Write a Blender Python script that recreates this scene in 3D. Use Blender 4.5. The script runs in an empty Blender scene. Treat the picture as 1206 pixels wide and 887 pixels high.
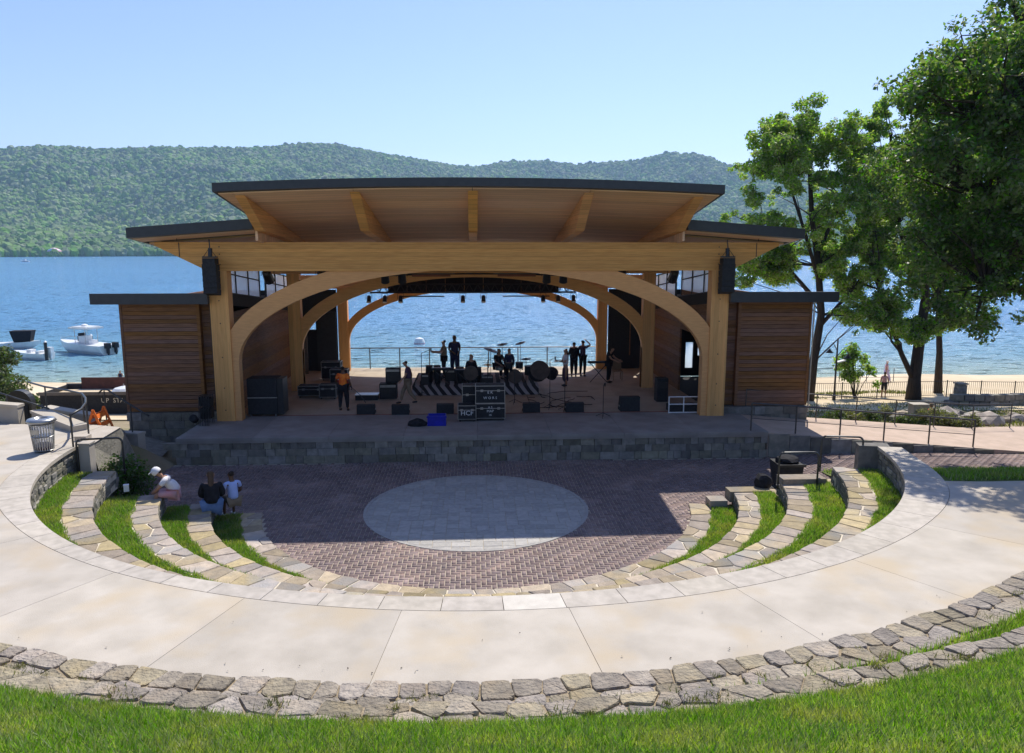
import bpy, bmesh, math, random
import numpy as np
from mathutils import Vector, Matrix, Euler, noise
PI = math.pi
random.seed(7)
R = math.radians
S = bpy.context.scene
COL = S.collection

# ------------------------------------------------------------------ camera
PITCH, YAW = math.atan(147.5 / 890), math.atan(45 / 890)
cam_d = bpy.data.cameras.new('camera')
cam = bpy.data.objects.new('camera', cam_d)
COL.objects.link(cam)
cam.location = (0, 0, 6.9)
cam.rotation_euler = (PI / 2 - PITCH, 0, -YAW)
cam_d.sensor_width = 36
cam_d.lens = 890 / 1206 * 36
cam_d.clip_start = .1
cam_d.clip_end = 20000
S.camera = cam

# ------------------------------------------------------------------ world, sun, exposure
HAZE = 1.2e-4
SUN_EL, SUN_AZ = 54.5, 24.0            # azimuth measured from +Y (the lake) towards +X
W = bpy.data.worlds.new('World')
S.world = W
W.use_nodes = True
wn = W.node_tree.nodes
sky = wn.new('ShaderNodeTexSky')
sky.sky_type = 'NISHITA'
sky.sun_disc = False
sky.sun_elevation = R(SUN_EL)
sky.sun_rotation = R(SUN_AZ)
sky.altitude = 100
sky.air_density = 1.0
sky.dust_density = 0.35
sky.ozone_density = 4.2
bg = wn['Background']
bg.inputs['Strength'].default_value = 0.14
tint = wn.new('ShaderNodeMix'); tint.data_type = 'RGBA'; tint.blend_type = 'MULTIPLY'; tint.inputs['Factor'].default_value = 1; tint.inputs['B'].default_value = (1.04, .945, 1.03, 1)
W.node_tree.links.new(sky.outputs[0], tint.inputs['A']); W.node_tree.links.new(tint.outputs['Result'], bg.inputs['Color'])

sun_d = bpy.data.lights.new('sun', 'SUN')
sun_d.energy = 4.7
sun_d.angle = R(.5)
sun_d.color = (1, .94, .84)
sun = bpy.data.objects.new('sun', sun_d)
COL.objects.link(sun)
to_sun = Vector((math.sin(R(SUN_AZ)) * math.cos(R(SUN_EL)), math.cos(R(SUN_AZ)) * math.cos(R(SUN_EL)), math.sin(R(SUN_EL))))
sun.rotation_euler = to_sun.to_track_quat('Z', 'Y').to_euler()
sun.location = (20, 40, 60)

S.view_settings.view_transform = 'Standard'
S.view_settings.look = 'None'
S.view_settings.exposure = 0.36
S.view_settings.gamma = 1
S.render.engine = 'CYCLES'
S.cycles.max_bounces = 6
S.cycles.transparent_max_bounces = 12
S.cycles.volume_bounces = 0
S.cycles.caustics_reflective = False
S.cycles.caustics_refractive = False

# ------------------------------------------------------------------ materials
MATS = {}
def mat(name, c1, c2=None, scale=4, rough=.8, bump=0, bscale=None, stretch=(1, 1, 1), vary=0, island=0, spec=.3,
        metal=0, c3=None, s3=.6, detail=5, bd=.03, trans=0, coord='P', lo=.35, hi=.65):
    if name in MATS: return MATS[name]
    m = bpy.data.materials.new(name)
    m.use_nodes = True
    N, L = m.node_tree.nodes, m.node_tree.links
    b = N['Principled BSDF']
    b.inputs['Roughness'].default_value = rough
    b.inputs['Specular IOR Level'].default_value = spec
    b.inputs['Metallic'].default_value = metal
    c2 = c2 or tuple(x * .8 for x in c1)
    if coord == 'P':
        g = N.new('ShaderNodeNewGeometry'); vec = g.outputs['Position']
    else:
        g = N.new('ShaderNodeTexCoord'); vec = g.outputs['Object']
    mp = N.new('ShaderNodeMapping'); mp.inputs['Scale'].default_value = stretch
    L.new(vec, mp.inputs['Vector'])
    n = N.new('ShaderNodeTexNoise'); n.inputs['Scale'].default_value = scale; n.inputs['Detail'].default_value = detail
    L.new(mp.outputs[0], n.inputs['Vector'])
    mr = N.new('ShaderNodeMapRange'); mr.inputs['From Min'].default_value = lo; mr.inputs['From Max'].default_value = hi
    L.new(n.outputs['Fac'], mr.inputs['Value'])
    mx = N.new('ShaderNodeMix'); mx.data_type = 'RGBA'
    mx.inputs['A'].default_value = (*c1, 1); mx.inputs['B'].default_value = (*c2, 1)
    L.new(mr.outputs[0], mx.inputs['Factor'])
    out = mx.outputs['Result']
    if c3:
        n3 = N.new('ShaderNodeTexNoise'); n3.inputs['Scale'].default_value = s3; n3.inputs['Detail'].default_value = 3
        L.new(vec, n3.inputs['Vector'])
        r3 = N.new('ShaderNodeMapRange'); r3.inputs['From Min'].default_value = .5; r3.inputs['From Max'].default_value = .68
        L.new(n3.outputs['Fac'], r3.inputs['Value'])
        m3 = N.new('ShaderNodeMix'); m3.data_type = 'RGBA'; m3.inputs['B'].default_value = (*c3, 1)
        L.new(out, m3.inputs['A']); L.new(r3.outputs[0], m3.inputs['Factor'])
        out = m3.outputs['Result']
    if vary or island:
        if island:
            gi = N.new('ShaderNodeNewGeometry'); rnd = gi.outputs['Random Per Island']; amt = island
        else:
            oi = N.new('ShaderNodeObjectInfo'); rnd = oi.outputs['Random']; amt = vary
        w = N.new('ShaderNodeTexWhiteNoise'); w.noise_dimensions = '1D'; L.new(rnd, w.inputs['W'])
        hsv = N.new('ShaderNodeHueSaturation')
        v = N.new('ShaderNodeMapRange'); v.inputs['To Min'].default_value = 1 - amt; v.inputs['To Max'].default_value = 1 + amt * .8
        L.new(rnd, v.inputs['Value']); L.new(v.outputs[0], hsv.inputs['Value'])
        h = N.new('ShaderNodeMapRange'); h.inputs['To Min'].default_value = .5 - amt * .06; h.inputs['To Max'].default_value = .5 + amt * .05
        L.new(w.outputs['Value'], h.inputs['Value']); L.new(h.outputs[0], hsv.inputs['Hue'])
        s_ = N.new('ShaderNodeMapRange'); s_.inputs['To Min'].default_value = 1 - amt * 1.4; s_.inputs['To Max'].default_value = 1 + amt * .6
        L.new(w.outputs['Value'], s_.inputs['Value']); L.new(s_.outputs[0], hsv.inputs['Saturation'])
        L.new(out, hsv.inputs['Color']); out = hsv.outputs['Color']
    L.new(out, b.inputs['Base Color'])
    if bump:
        nb = N.new('ShaderNodeTexNoise'); nb.inputs['Scale'].default_value = bscale or scale * 3; nb.inputs['Detail'].default_value = 6
        L.new(mp.outputs[0], nb.inputs['Vector'])
        bp = N.new('ShaderNodeBump'); bp.inputs['Strength'].default_value = bump; bp.inputs['Distance'].default_value = bd
        L.new(nb.outputs['Fac'], bp.inputs['Height']); L.new(bp.outputs[0], b.inputs['Normal'])
    if trans:
        t = N.new('ShaderNodeBsdfTranslucent'); ms = N.new('ShaderNodeMixShader'); ms.inputs[0].default_value = trans
        tc = N.new('ShaderNodeMix'); tc.data_type = 'RGBA'; tc.blend_type = 'MULTIPLY'; tc.inputs['Factor'].default_value = 1
        tc.inputs['B'].default_value = (1.5, 1.7, .45, 1); L.new(out, tc.inputs['A'])
        L.new(tc.outputs['Result'], t.inputs['Color'])
        L.new(b.outputs[0], ms.inputs[1]); L.new(t.outputs[0], ms.inputs[2])
        L.new(ms.outputs[0], N['Material Output'].inputs['Surface'])
    MATS[name] = m
    return m

M = {}
M['glulam'] = mat('glulam', (.80, .41, .135), (.70, .34, .105), 3, .55, .15, 14, (1, 1, 9), spec=.35, vary=.06)
M['glulam_b'] = mat('glulam_beam', (.80, .42, .14), (.66, .32, .10), 3, .55, .15, 14, (.6, .6, 9), spec=.35, vary=.08, detail=8)
M['glulam_v'] = mat('glulam_v', (.80, .42, .14), (.70, .35, .11), 3, .55, .15, 14, (9, 9, .6), spec=.35, vary=.06)
M['soffit'] = mat('soffit', (.86, .57, .37), (.76, .48, .30), 2, .6, .12, 10, (.5, 7, 7), vary=.10)
M['cladding'] = mat('cladding', (.25, .115, .05), (.16, .07, .03), 3, .62, .25, 12, (.8, 1, 9), vary=.20)
M['fascia'] = mat('fascia', (.020, .024, .033), (.028, .032, .042), 6, .45, .05, spec=.5)
M['roofing'] = mat('roofing', (.11, .12, .13), (.16, .165, .17), 5, .7)
M['dark'] = mat('dark_metal', (.022, .023, .027), (.014, .015, .018), 9, .42, spec=.5)
M['black'] = mat('black_stuff', (.018, .019, .022), (.03, .031, .034), 14, .75, .2)
M['graym'] = mat('grey_metal', (.33, .34, .35), (.42, .43, .44), 9, .35, metal=.8)
M['rail'] = mat('rail_metal', (.06, .06, .062), (.09, .09, .09), 9, .4, spec=.6, metal=.5)
M['concrete'] = mat('concrete', (.50, .452, .388), (.385, .345, .29), 1.7, .88, .15, 60, vary=.05, c3=(.46, .385, .285), s3=.8, detail=9, lo=.32, hi=.72)
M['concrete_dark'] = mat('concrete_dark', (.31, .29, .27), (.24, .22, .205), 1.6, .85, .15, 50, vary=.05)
M['concrete_tan'] = mat('concrete_tan', (.46, .39, .30), (.36, .30, .225), 1.2, .8, .15, 40, vary=.05)
M['joint'] = mat('joint_dirt', (.42, .365, .285), (.49, .43, .34), 5, .95, .3, 60)
M['mortar'] = mat('mortar', (.68, .61, .49), (.56, .49, .38), 5, .95, .3, 60)
M['earth'] = mat('earth_joint', (.36, .29, .195), (.25, .20, .13), 6, .95, .9, 26)
M['granite'] = mat('granite', (.50, .45, .385), (.40, .36, .305), 6, .85, .1, 80, vary=.07)
M['granite_light'] = mat('granite_light', (.60, .56, .49), (.52, .48, .42), 6, .85, .1, 60)
M['flag'] = mat('flagstone', (.44, .35, .235), (.33, .265, .185), 6, .9, .6, 24, vary=.34, c3=(.30, .28, .25), s3=1.1)
M['fieldstone'] = mat('fieldstone', (.37, .315, .235), (.245, .21, .165), 7, .95, 1, 22, vary=.26, c3=(.36, .29, .20), s3=2.6, detail=9, bd=.055)
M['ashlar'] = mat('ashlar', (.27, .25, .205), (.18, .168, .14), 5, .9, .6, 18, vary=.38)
M['ashlar_i'] = mat('ashlar_island', (.22, .205, .17), (.14, .135, .115), 5, .9, .6, 18, island=.38)
M['brick'] = mat('brick_paver', (.235, .172, .160), (.18, .135, .130), 5, .88, .2, 40, island=.16, c3=(.31, .225, .20), s3=.8)
M['brickflat'] = mat('brick_slope', (.24, .165, .15), (.19, .13, .12), 3, .9, .3, 30)
M['paver'] = mat('grey_paver', (.44, .42, .385), (.36, .345, .32), 8, .85, .2, 40, vary=.12)
M['ramp'] = mat('ramp_paving', (.52, .40, .325), (.44, .34, .27), 2, .88, .15, 40)
M['turf'] = mat('turf', (.06, .11, .018), (.11, .13, .035), 3, .95, .4, 30)
M['blade'] = mat('grass_blade', (.22, .34, .05), (.15, .265, .035), 1.3, .6, island=.42, trans=.42, c3=(.33, .35, .10), s3=1.7, spec=.25)
M['blade_dry'] = mat('dry_blade', (.20, .19, .07), (.12, .14, .04), 1.1, .7, island=.30, trans=.3)
M['sand'] = mat('sand', (.62, .50, .34), (.54, .43, .28), .5, .95, .2, 10, c3=(.68, .57, .41), s3=.12)
M['soil'] = mat('soil', (.30, .24, .15), (.20, .165, .10), .8, .95, .4, 6, c3=(.15, .17, .06), s3=.35)
M['bark'] = mat('bark', (.055, .043, .033), (.03, .024, .02), 6, .9, .6, 14, (3, 3, .5))
M['leaf'] = mat('leaf', (.27, .38, .07), (.15, .26, .045), .8, .5, island=.5, trans=.55, spec=.4)
M['leaf_dark'] = mat('leaf_dark', (.13, .22, .045), (.075, .145, .03), .7, .5, island=.5, trans=.5, spec=.35)
M['leaf_bush'] = mat('leaf_bush', (.085, .125, .035), (.06, .095, .025), 1.5, .6, island=.35, trans=.35)
M['leaf_bed'] = mat('leaf_bed', (.26, .25, .11), (.17, .18, .07), 1.5, .7, island=.5, trans=.3)
M['skin'] = mat('skin', (.42, .24, .16), (.38, .21, .14), 8, .6)
M['skin_dark'] = mat('skin_dark', (.16, .085, .05), (.13, .07, .04), 8, .6)
M['hair'] = mat('hair', (.02, .014, .01), (.03, .02, .012), 20, .7)
M['hair_light'] = mat('hair_light', (.11, .065, .04), (.08, .05, .03), 20, .7)
M['cloth_black'] = mat('cloth_black', (.013, .013, .017), (.022, .022, .027), 8, .9)
M['cloth_white'] = mat('cloth_white', (.78, .76, .77), (.66, .64, .68), 6, .9)
M['cloth_blue'] = mat('cloth_blue', (.42, .52, .85), (.36, .46, .78), 6, .9)
M['denim'] = mat('denim', (.17, .25, .42), (.12, .19, .33), 9, .9)
M['cloth_orange'] = mat('cloth_orange', (1, .30, .04), (.80, .12, .02), 6, .8)
M['cloth_navy'] = mat('cloth_navy', (.022, .025, .06), (.03, .03, .07), 6, .9)
M['cloth_tan'] = mat('cloth_tan', (.25, .19, .13), (.2, .15, .1), 6, .9)
M['cloth_purple'] = mat('cloth_purple', (.10, .05, .09), (.06, .04, .08), 6, .9)
M['cloth_pink'] = mat('cloth_pink', (.62, .30, .33), (.55, .36, .40), 6, .9)
M['cloth_lilac'] = mat('cloth_lilac', (.42, .36, .62), (.5, .45, .66), 6, .9)
M['red'] = mat('red_plastic', (.50, .03, .035), (.40, .02, .03), 6, .5)
M['orange'] = mat('orange_plastic', (.85, .19, .03), (.65, .14, .02), 8, .6)
M['blue'] = mat('blue_plastic', (.012, .02, .42), (.01, .015, .30), 6, .5)
M['white'] = mat('white_paint', (.80, .80, .80), (.70, .71, .72), 5, .4, spec=.5)
M['hull'] = mat('hull', (.74, .75, .74), (.62, .63, .62), 1, .3, spec=.5)
M['brass'] = mat('brass', (.55, .42, .12), (.35, .26, .08), 8, .3, metal=1)
M['corten'] = mat('red_brown_board', (.12, .045, .035), (.07, .03, .025), 3, .7)
M['redbrown'] = mat('sealing_strip', (.26, .10, .065), (.2, .08, .05), 3, .8)
M['lens'] = mat('lamp_lens', (.85, .85, .85), (.7, .7, .7), 6, .2, spec=.8)
M['leather'] = mat('drum_skin', (.10, .075, .06), (.07, .05, .04), 5, .7)
M['wood_grey'] = mat('grey_wood', (.18, .16, .14), (.12, .11, .10), 6, .9, .4, 20, (1, 1, 6))

def glass(name, col, k):
    m = bpy.data.materials.new(name); m.use_nodes = True
    N, L = m.node_tree.nodes, m.node_tree.links
    b = N['Principled BSDF']; b.inputs['Base Color'].default_value = (*col, 1); b.inputs['Roughness'].default_value = .25
    t = N.new('ShaderNodeBsdfTransparent'); t.inputs[0].default_value = (.95, .97, 1, 1)
    tl = N.new('ShaderNodeBsdfTranslucent'); tl.inputs[0].default_value = (*col, 1)
    a = N.new('ShaderNodeAddShader'); L.new(b.outputs[0], a.inputs[0]); L.new(tl.outputs[0], a.inputs[1])
    ms = N.new('ShaderNodeMixShader'); ms.inputs[0].default_value = k
    L.new(t.outputs[0], ms.inputs[1]); L.new(a.outputs[0], ms.inputs[2])
    L.new(ms.outputs[0], N['Material Output'].inputs['Surface'])
    return m
M['pane'] = glass('frosted_glass', (.72, .73, .77), .85)
M['clear'] = glass('clear_plastic', (.75, .75, .78), .35)

def laminate(m, axis, pitch, dark):
    N, L = m.node_tree.nodes, m.node_tree.links; b = N['Principled BSDF']; src = b.inputs['Base Color'].links[0].from_socket
    g = N.new('ShaderNodeNewGeometry'); s = N.new('ShaderNodeSeparateXYZ'); L.new(g.outputs['Position'], s.inputs[0])
    f = N.new('ShaderNodeMath'); f.operation = 'DIVIDE'; f.inputs[1].default_value = pitch; L.new(s.outputs[axis], f.inputs[0])
    fr = N.new('ShaderNodeMath'); fr.operation = 'FRACT'; L.new(f.outputs[0], fr.inputs[0])
    fl = N.new('ShaderNodeMath'); fl.operation = 'FLOOR'; L.new(f.outputs[0], fl.inputs[0])
    lt = N.new('ShaderNodeMath'); lt.operation = 'LESS_THAN'; lt.inputs[1].default_value = .09; L.new(fr.outputs[0], lt.inputs[0])
    w = N.new('ShaderNodeTexWhiteNoise'); w.noise_dimensions = '1D'; L.new(fl.outputs[0], w.inputs['W'])
    v = N.new('ShaderNodeMapRange'); v.inputs['To Min'].default_value = .86; v.inputs['To Max'].default_value = 1.1; L.new(w.outputs['Value'], v.inputs['Value'])
    sb = N.new('ShaderNodeMath'); sb.operation = 'MULTIPLY_ADD'; sb.inputs[1].default_value = -dark; L.new(lt.outputs[0], sb.inputs[0]); L.new(v.outputs[0], sb.inputs[2])
    h = N.new('ShaderNodeHueSaturation'); L.new(src, h.inputs['Color']); L.new(sb.outputs[0], h.inputs['Value']); L.new(h.outputs[0], b.inputs['Base Color'])
laminate(M['glulam_b'], 'Z', .137, .22)
laminate(M['glulam_v'], 'X', .155, .12)
laminate(M['soffit'], 'Y', .30, .30)
def stripes():
    m = bpy.data.materials.new('striped_rug'); m.use_nodes = True
    N, L = m.node_tree.nodes, m.node_tree.links
    g = N.new('ShaderNodeNewGeometry'); mp = N.new('ShaderNodeMapping'); mp.inputs['Rotation'].default_value = (0, R(42), 0)
    w = N.new('ShaderNodeTexWave'); w.inputs['Scale'].default_value = 1.15; w.inputs['Distortion'].default_value = 1.2; w.inputs['Detail'].default_value = 1
    cr = N.new('ShaderNodeValToRGB'); cr.color_ramp.elements[0].position = .45; cr.color_ramp.elements[1].position = .55
    cr.color_ramp.elements[0].color = (.02, .018, .02, 1); cr.color_ramp.elements[1].color = (.30, .27, .26, 1)
    L.new(g.outputs['Position'], mp.inputs[0]); L.new(mp.outputs[0], w.inputs[0]); L.new(w.outputs['Fac'], cr.inputs[0])
    L.new(cr.outputs[0], N['Principled BSDF'].inputs['Base Color']); N['Principled BSDF'].inputs['Roughness'].default_value = .95
    return m
M['rug'] = stripes()

# ------------------------------------------------------------------ object helpers
def tag(o, label=None, cat=None, group=None, kind=None):
    if label: o['label'] = label
    if cat: o['category'] = cat
    if group: o['group'] = group
    if kind: o['kind'] = kind
    return o

def thing(name, label, cat, loc=(0, 0, 0), rz=0, group=None, kind=None):
    o = bpy.data.objects.new(name, None); COL.objects.link(o)
    o.empty_display_size = .3
    o.location = loc; o.rotation_euler = (0, 0, rz)
    o['_m'] = 0
    del o['_m']
    return tag(o, label, cat, group, kind)

def link(name, me, parent=None, world=True):
    o = bpy.data.objects.new(name, me); COL.objects.link(o)
    if parent is not None:
        o.parent = parent
        if world:
            root = parent
            mats = []
            while root is not None:
                mats.append(root.matrix_parent_inverse @ root.matrix_basis if root.parent else root.matrix_basis.copy())
                root = root.parent
            T = Matrix()
            for mm in reversed(mats): T = T @ mm
            o.matrix_parent_inverse = T.inverted()
    return o

class MB:
    def __init__(s): s.v = []; s.f = []
    def add(s, vs, fs):
        k = len(s.v); s.v += [tuple(v) for v in vs]; s.f += [tuple(i + k for i in f) for f in fs]; return s
    def box(s, cx, cy, cz, sx, sy, sz, rz=0, rx=0, ry=0):
        mt = Matrix.Translation((cx, cy, cz)) @ Euler((rx, ry, rz)).to_matrix().to_4x4()
        vs = [mt @ Vector((a * sx / 2, b * sy / 2, c * sz / 2)) for a in (-1, 1) for b in (-1, 1) for c in (-1, 1)]
        return s.add(vs, [(0, 1, 3, 2), (4, 6, 7, 5), (0, 4, 5, 1), (2, 3, 7, 6), (0, 2, 6, 4), (1, 5, 7, 3)])
    def span(s, x0, x1, y0, y1, z0, z1):
        return s.box((x0 + x1) / 2, (y0 + y1) / 2, (z0 + z1) / 2, x1 - x0, y1 - y0, z1 - z0)
    def tube(s, pts, r, n=8, cap=True):
        pts = [Vector(p) for p in pts]; rs = r if isinstance(r, (list, tuple)) else [r] * len(pts)
        k = len(s.v); ref = None
        for i, p in enumerate(pts):
            d = (pts[min(i + 1, len(pts) - 1)] - pts[max(i - 1, 0)]).normalized()
            if ref is None or abs(ref.dot(d)) > .95: ref = Vector((0, 0, 1)) if abs(d.z) < .9 else Vector((1, 0, 0))
            a = d.cross(ref).normalized(); b = d.cross(a).normalized(); ref = -b if False else ref
            for j in range(n):
                t = 2 * PI * j / n; s.v.append(tuple(p + (a * math.cos(t) + b * math.sin(t)) * rs[i]))
        for i in range(len(pts) - 1):
            for j in range(n):
                s.f.append((k + i * n + j, k + i * n + (j + 1) % n, k + (i + 1) * n + (j + 1) % n, k + (i + 1) * n + j))
        if cap:
            s.f.append(tuple(k + j for j in range(n))[::-1]); s.f.append(tuple(k + (len(pts) - 1) * n + j for j in range(n)))
        return s
    def lathe(s, prof, c=(0, 0, 0), n=16, mt=None):
        k = len(s.v); c = Vector(c)
        for r, z in prof:
            for j in range(n):
                t = 2 * PI * j / n; p = Vector((r * math.cos(t), r * math.sin(t), z))
                if mt: p = mt @ p
                s.v.append(tuple(p + c))
        for i in range(len(prof) - 1):
            for j in range(n): s.f.append((k + i * n + j, k + i * n + (j + 1) % n, k + (i + 1) * n + (j + 1) % n, k + (i + 1) * n + j))
        if prof[0][0] > 0: s.f.append(tuple(k + j for j in range(n))[::-1])
        if prof[-1][0] > 0: s.f.append(tuple(k + (len(prof) - 1) * n + j for j in range(n)))
        return s
    def prism(s, poly, z0, z1, bev=0):
        n = len(poly); cx = sum(p[0] for p in poly) / n; cy = sum(p[1] for p in poly) / n
        rings = [[(x, y, z0) for x, y in poly], [(x, y, z1 - bev) for x, y in poly]]
        if bev:
            q = []
            for x, y in poly:
                d = math.hypot(x - cx, y - cy) or 1; k = max(0, 1 - bev * 1.2 / d); q.append((cx + (x - cx) * k, cy + (y - cy) * k, z1))
            rings.append(q)
        k = len(s.v)
        for r_ in rings: s.v += r_
        for i in range(len(rings) - 1):
            for j in range(n): s.f.append((k + i * n + j, k + i * n + (j + 1) % n, k + (i + 1) * n + (j + 1) % n, k + (i + 1) * n + j))
        s.f.append(tuple(k + j for j in range(n))[::-1]); s.f.append(tuple(k + (len(rings) - 1) * n + j for j in range(n)))
        return s
    def mesh(s, name, m, smooth=False):
        me = bpy.data.meshes.new(name); me.from_pydata(s.v, [], s.f); me.materials.append(m)
        bm = bmesh.new(); bm.from_mesh(me); bmesh.ops.recalc_face_normals(bm, faces=bm.faces); bm.to_mesh(me); bm.free()
        if smooth: me.polygons.foreach_set('use_smooth', [True] * len(me.polygons))
        return me
    def build(s, name, m, parent=None, world=True, smooth=False, kind=None):
        o = link(name, s.mesh(name, m, smooth), parent, world)
        if kind: o['kind'] = kind
        return o

def np_mesh(name, V, Fc, m, smooth=False):
    """V (n,3), Fc (k,3 or 4)"""
    me = bpy.data.meshes.new(name); n, k, w = len(V), len(Fc), Fc.shape[1]
    me.vertices.add(n); me.vertices.foreach_set('co', V.astype(np.float32).ravel())
    me.loops.add(k * w); me.loops.foreach_set('vertex_index', Fc.astype(np.int32).ravel())
    me.polygons.add(k); me.polygons.foreach_set('loop_start', np.arange(k, dtype=np.int32) * w)
    me.materials.append(m)
    if smooth: me.polygons.foreach_set('use_smooth', np.ones(k, dtype=bool))
    me.update(calc_edges=True); me.validate()
    return me

def grid(name, xs, ys, fz, m, parent=None, kind='structure', smooth=True):
    V = np.array([(x, y, fz(x, y)) for y in ys for x in xs]); nx = len(xs)
    Fc = np.array([(j * nx + i, j * nx + i + 1, (j + 1) * nx + i + 1, (j + 1) * nx + i) for j in range(len(ys) - 1) for i in range(nx - 1)])
    o = link(name, np_mesh(name, V, Fc, m, smooth), parent)
    if kind: o['kind'] = kind
    return o

# one bevelled unit box shared by every plank
_pl = {}
def plank(name, parent, m, x0, x1, y0, y1, z0, z1):
    if m.name not in _pl: _pl[m.name] = MB().box(0, 0, 0, 1, 1, 1).mesh('plank', m)
    o = link(name, _pl[m.name], parent)
    o.matrix_basis = Matrix.Translation(((x0 + x1) / 2, (y0 + y1) / 2, (z0 + z1) / 2)) @ Matrix.Diagonal((x1 - x0, y1 - y0, z1 - z0, 1))
    return o

def lettering(name, text, size, m, parent, loc, rot, align='CENTER'):
    c = bpy.data.curves.new(name, 'FONT'); c.body = text; c.size = size; c.align_x = align; c.align_y = 'CENTER'; c.extrude = .002; c.resolution_u = 2
    t = bpy.data.objects.new(name + '_tmp', c)
    me = bpy.data.meshes.new_from_object(t); bpy.data.objects.remove(t)
    me.materials.clear(); me.materials.append(m); me.name = name
    o = link(name, me, parent, True); o.matrix_basis = Matrix.Translation(loc) @ Euler(rot).to_matrix().to_4x4()
    return o

# ------------------------------------------------------------------ strip cells (stones laid along an arc)
def strip_cells(L, Wd, n, ny, jx, jy, rnd, skew=0):
    seeds = []
    for i in range(-1, n + 1):
        rows = ny if isinstance(ny, int) else (1 if rnd.random() < 2 - ny else 2)
        for j in range(rows):
            seeds.append(((i + .5 + (rnd.random() - .5) * jx + (j % 2) * skew) * L / n, (j + .5 + (rnd.random() - .5) * jy) * Wd / rows, 0 <= i < n))
    step = L / n; out = []
    for a, (sx, sy, keep) in enumerate(seeds):
        if not keep: continue
        poly = [(max(0, sx - 2.2 * step), 0), (min(L, sx + 2.2 * step), 0), (min(L, sx + 2.2 * step), Wd), (max(0, sx - 2.2 * step), Wd)]
        for b, (tx, ty, _) in enumerate(seeds):
            if a == b or abs(tx - sx) > 3 * step: continue
            mx_, my_ = (sx + tx) / 2, (sy + ty) / 2; nx_, ny_ = tx - sx, ty - sy
            np_ = []
            for i in range(len(poly)):
                p, q = poly[i], poly[(i + 1) % len(poly)]
                dp = (p[0] - mx_) * nx_ + (p[1] - my_) * ny_; dq = (q[0] - mx_) * nx_ + (q[1] - my_) * ny_
                if dp <= 0: np_.append(p)
                if dp * dq < 0: t = dp / (dp - dq); np_.append((p[0] + (q[0] - p[0]) * t, p[1] + (q[1] - p[1]) * t))
            poly = np_
            if len(poly) < 3: break
        if len(poly) >= 3: out.append(poly)
    return out

def soften(poly, gap, rnd, rnd_amt, cut):
    """inset a cell by a joint, cut its corners and wobble its outline"""
    n = len(poly); cx = sum(p[0] for p in poly) / n; cy = sum(p[1] for p in poly) / n
    q = []
    for x, y in poly:
        d = math.hypot(x - cx, y - cy) or 1; k = max(.3, 1 - gap * 1.3 / d); q.append((cx + (x - cx) * k, cy + (y - cy) * k))
    out = []
    for i in range(n):
        p, a = q[i], q[(i + 1) % n]; l = math.hypot(a[0] - p[0], a[1] - p[1])
        if l < .02: continue
        c = min(cut / l, .33)
        for t in (c, 1 - c): out.append((p[0] + (a[0] - p[0]) * t + (rnd.random() - .5) * rnd_amt, p[1] + (a[1] - p[1]) * t + (rnd.random() - .5) * rnd_amt))
    return out

C0 = (.1, 20.45)                                     # centre of the amphitheatre
def polar(th, r, c=C0): return (c[0] + r * math.sin(th), c[1] - r * math.cos(th))

def ring_stones(name, parent, m, rin, wfun, a0, a1, z, thick, ln, ny, rnd, gap=.014, cut=.05, wob=.012, bev=.012, zj=.01, jx=.55, jy=.3, rock=0, c=C0):
    """stones along an arc: rin(th) inner radius, wfun(th) width"""
    rm = rin((a0 + a1) / 2) + .3
    L = rm * (a1 - a0); n = max(1, int(L / ln))
    Wn = .62
    for poly in strip_cells(L, Wn, n, ny, jx, jy, rnd):
        p = soften(poly, gap, rnd, wob, cut)
        if len(p) < 3: continue
        pts = []
        for s_, t_ in p:
            th = a0 + s_ / rm; r = rin(th) + t_ / Wn * wfun(th); pts.append(polar(th, r, c))
        zz = z + (rnd.random() - .5) * zj
        mb = MB(); mb.prism(pts, zz - thick, zz, bev)
        if rock:
            k = len(pts)
            for i in range(k, len(mb.v)):
                x_, y_, z_ = mb.v[i]; mb.v[i] = (x_, y_, z_ + (rnd.random() - .5) * rock)
        mb.build(name, m, parent)

def ring_sheet(rin, rout, a0, a1, zf, zo=None, n=64, c=C0, bottom=None):
    mb = MB()
    for i in range(n + 1):
        th = a0 + (a1 - a0) * i / n
        x0, y0 = polar(th, rin(th), c); x1, y1 = polar(th, rout(th), c)
        mb.v += [(x0, y0, zf), (x1, y1, zf if zo is None else zo)]
    for i in range(n): mb.f.append((2 * i, 2 * i + 1, 2 * i + 3, 2 * i + 2))
    if bottom is not None:
        k = len(mb.v)
        for i in range(n + 1):
            th = a0 + (a1 - a0) * i / n
            x0, y0 = polar(th, rin(th), c); x1, y1 = polar(th, rout(th), c)
            mb.v += [(x0, y0, bottom), (x1, y1, bottom)]
        for i in range(n):
            mb.f.append((2 * i, 2 * i + 2, k + 2 * i + 2, k + 2 * i)); mb.f.append((2 * i + 1, k + 2 * i + 1, k + 2 * i + 3, 2 * i + 3))
        mb.f.append((0, k, k + 1, 1)); mb.f.append((2 * n, 2 * n + 1, k + 2 * n + 1, k + 2 * n))
    return mb

def rf(r0, a): return lambda th: r0 - a * math.cos(3 * th) * (1 if abs(th) < 2 else 0)
rA, rB, rC, rD, rW = rf(5.80, 0), rf(6.93, .07), rf(8.02, .11), rf(9.30, .13), rf(10.33, .20)
def add(f, d): return lambda th: f(th) + d
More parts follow.
